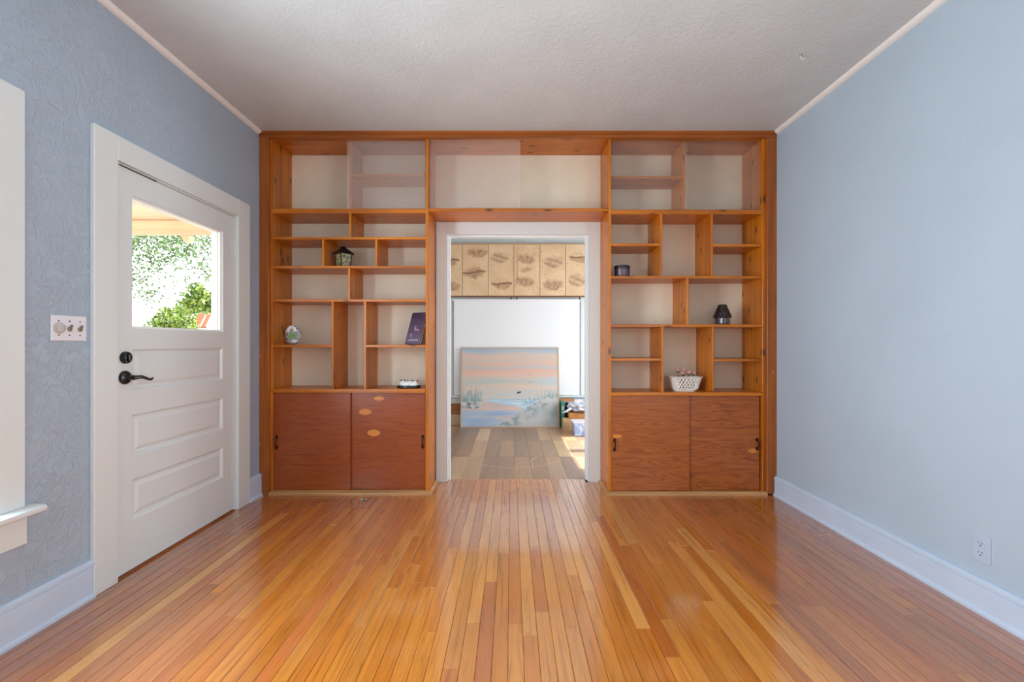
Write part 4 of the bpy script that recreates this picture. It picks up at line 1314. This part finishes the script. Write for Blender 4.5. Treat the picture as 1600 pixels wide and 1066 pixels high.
# ------------------------------------------------------------------ outside the glazed door
tag(MB().box(-60, -2.05, -20, 80, -0.6, -0.5).build('ground', plain('lawn', lin(196, 190, 172), 0.9, var=0.15)), 'sunny lawn beyond the porch', 'ground', kind='structure')
pr_ = thing('porch_roof', 'pale orange boarded porch roof with a cream beam outside the door', 'porch', (-2.04, 3.0, -0.5))
pboard = plain('porch_board', lin(246, 208, 182), 0.6, var=0.06)
yy = 0.9
while yy < 5.0:
    MB().box(-3.1, 0, yy - 3.0, yy + 0.132 - 3.0, 3.04, 3.06).build('roof_board', pboard, pr_, bevel=0.004)
    yy += 0.138
MB().box(-3.1, 0, -2.2, 2.2, 3.062, 3.08).build('roof_deck', pboard, pr_)
MB().box(-3.1, -0.01, 2.07, 2.17, 2.92, 3.04).build('beam', plain('beam_cream', lin(236, 222, 188), 0.6, var=0.05), pr_)
MB().box(-3.1, -0.01, 2.05, 2.07, 2.87, 2.93).build('beam_fascia', plain('beam_tan', lin(234, 206, 178), 0.6, var=0.05), pr_)
MB().extrude([(-1.70, 2.87), (-1.60, 2.87), (-1.62, 2.80), (-1.67, 2.80)], 'y', 2.07, 2.16).build('bracket', bpy.data.materials['beam_tan'], pr_)
for y in (-2.0, 2.12):
    MB().box(-3.1, -3.0, y - 0.05, y + 0.05, 0.0, 2.92 if y > 0 else 3.04).build('post', W, pr_, bevel=0.005)
MB().box(-3.2, 0, -2.3, 2.3, 0.0, 0.45).build('porch_deck', plain('deck_grey', lin(180, 176, 168), 0.7), pr_)


def leaves(name, mat, parent, pts, size, kind='stuff'):
    mb = MB()
    for p in pts:
        a = Vector((random.gauss(0, 1), random.gauss(0, 1), random.gauss(0, 1))).normalized()
        b = a.cross(Vector((random.gauss(0, 1), random.gauss(0, 1), random.gauss(0, 1)))).normalized()
        s = size * random.uniform(0.6, 1.3)
        c = Vector(p)
        mb.v += [tuple(c - a * s), tuple(c + b * s * 0.45), tuple(c + a * s), tuple(c - b * s * 0.45)]
        n = len(mb.v)
        mb.f.append((n - 4, n - 3, n - 2, n - 1))
    me = bpy.data.meshes.new(name)
    me.from_pydata(mb.v, [], mb.f)
    me.materials.append(mat)
    o = bpy.data.objects.new(name, me)
    C.objects.link(o)
    o.parent = parent
    o['kind'] = kind
    return o


bark = plain('bark', lin(96, 78, 62), 0.9, var=0.3)
oak = thing('oak_tree', 'overhanging tree with small leaves beyond the porch beam', 'tree', (-9.4, 9.2, -0.5))
T0 = Vector((-9.4, 9.2, -0.5))
MB().tube([(0, 0, 0), (0.1, 0, 1.6), (0.0, 0.1, 3.2), (0.5, 0, 4.6)], [0.28, 0.22, 0.18, 0.12], 10).build('trunk', bark, oak)
brs = MB()
for e in ((2.4, -0.6, 4.5), (3.4, -0.5, 4.6), (4.3, -0.4, 4.5), (4.6, -0.2, 4.4)):
    brs.tube([(0.0, 0.1, 3.2), (e[0] * 0.5, e[1] * 0.5, e[2] + 0.35), e, (e[0] + 0.25, e[1], e[2] - 0.4)], [0.07, 0.045, 0.02, 0.006], 6)
brs.build('branch', bark, oak)
pts = []
rr = random.Random(5)
tips = []
for i in range(190):
    fx = rr.random()
    x = -7.7 + fx * 3.2
    low = 2.05 + 1.05 * max(0, min(1, (x + 7.2) / 1.0)) if x < -6.2 else 3.02 - 0.75 * max(0, min(1, (x + 6.0) / 0.7))
    z = low + (rr.random() ** 1.35) * (4.0 - low)
    tips.append((x, rr.uniform(7.6, 9.2), z))
for t in tips:
    for k in range(50):
        pts.append((t[0] + rr.gauss(0, 0.13) - T0.x, t[1] + rr.gauss(0, 0.2) - T0.y, t[2] + rr.gauss(0, 0.10) - T0.z))
oakleaf = leafmat('oak_leaf', lin(48, 76, 46), lin(112, 148, 80))
leaves('foliage', oakleaf, oak, pts, 0.036)

def shrub(label, base, blobs, mat, seed, n, size):
    t = thing('shrub', label, 'shrub', base)
    rr = random.Random(seed)
    pts = []
    for (cx, cy, cz, r) in blobs:
        for k in range(int(n * r * r)):
            d = Vector((rr.gauss(0, 1), rr.gauss(0, 1), rr.gauss(0, 1))).normalized() * r * rr.random() ** 0.4
            pts.append((cx + d.x - base[0], cy + d.y - base[1], cz + d.z * 0.9 - base[2]))
    st = MB()
    for (cx, cy, cz, r) in blobs:
        st.tube([(0, 0, 0), ((cx - base[0]) * 0.08, (cy - base[1]) * 0.3, (cz - base[2]) * 0.85), (cx - base[0], cy - base[1], cz - base[2])], [0.05, 0.03, 0.01], 6)
    st.build('stems', bark, t)
    leaves('foliage', mat, t, pts, size)
    return t
bright = leafmat('shrub_leaf', lin(60, 96, 40), lin(160, 184, 84))
shrub('tall bright green shrub seen at the right of the door window', (-6.6, 11.2, -0.5), [(-7.75, 11, 2.5, 0.2), (-7.75, 11, 2.28, 0.32), (-7.5, 11, 2.22, 0.28), (-7.9, 11, 2.08, 0.28), (-7.45, 11, 2.06, 0.22)], bright, 3, 3600, 0.06)
shrub('low yellow-green shrub at the bottom of the door window', (-9.8, 13.2, -0.5), [(-9.55, 13.0, 1.98, 0.4), (-9.95, 13.0, 1.75, 0.4), (-10.3, 13.1, 1.55, 0.42), (-10.05, 13.0, 2.06, 0.2), (-9.5, 13.1, 1.6, 0.35)], bright, 8, 3000, 0.06)
shd = thing('garden_shed', 'small white shed with a terracotta ribbed roof beyond the shrubs', 'shed', (-17.1, 25.0, -0.5))
whit = plain('shed_white', lin(250, 250, 250), 0.6)
MB().box(-0.45, 0.55, -0.35, 0.6, 0.0, 2.66).build('wall', whit, shd)
MB().frustum((-0.78, -0.1, 0), (0.66, 0.5), (-0.72, -0.1, 3.55), (0.26, 0.3)).build('white_gable', whit, shd)
terr = plain('terracotta', lin(190, 82, 52), 0.7, var=0.12)
for k in range(9):
    x0 = -0.42 + k * 0.085
    if k == 5: continue
    MB().add([(x0, -0.45, 2.62), (x0 + 0.07, -0.45, 2.62), (x0 - 0.09, 0.3, 3.38), (x0 - 0.16, 0.3, 3.38), (x0, -0.45, 2.58), (x0 + 0.07, -0.45, 2.58), (x0 - 0.09, 0.3, 3.34), (x0 - 0.16, 0.3, 3.34)],
             [(0, 1, 2, 3), (7, 6, 5, 4), (0, 4, 5, 1), (1, 5, 6, 2), (2, 6, 7, 3), (3, 7, 4, 0)]).build('roof_rib', terr, shd)
MB().box(-0.46, 0.42, -0.47, -0.43, 2.53, 2.58).build('eaves_shadow', bark, shd)  # dark strip in place of the shadow under the eaves
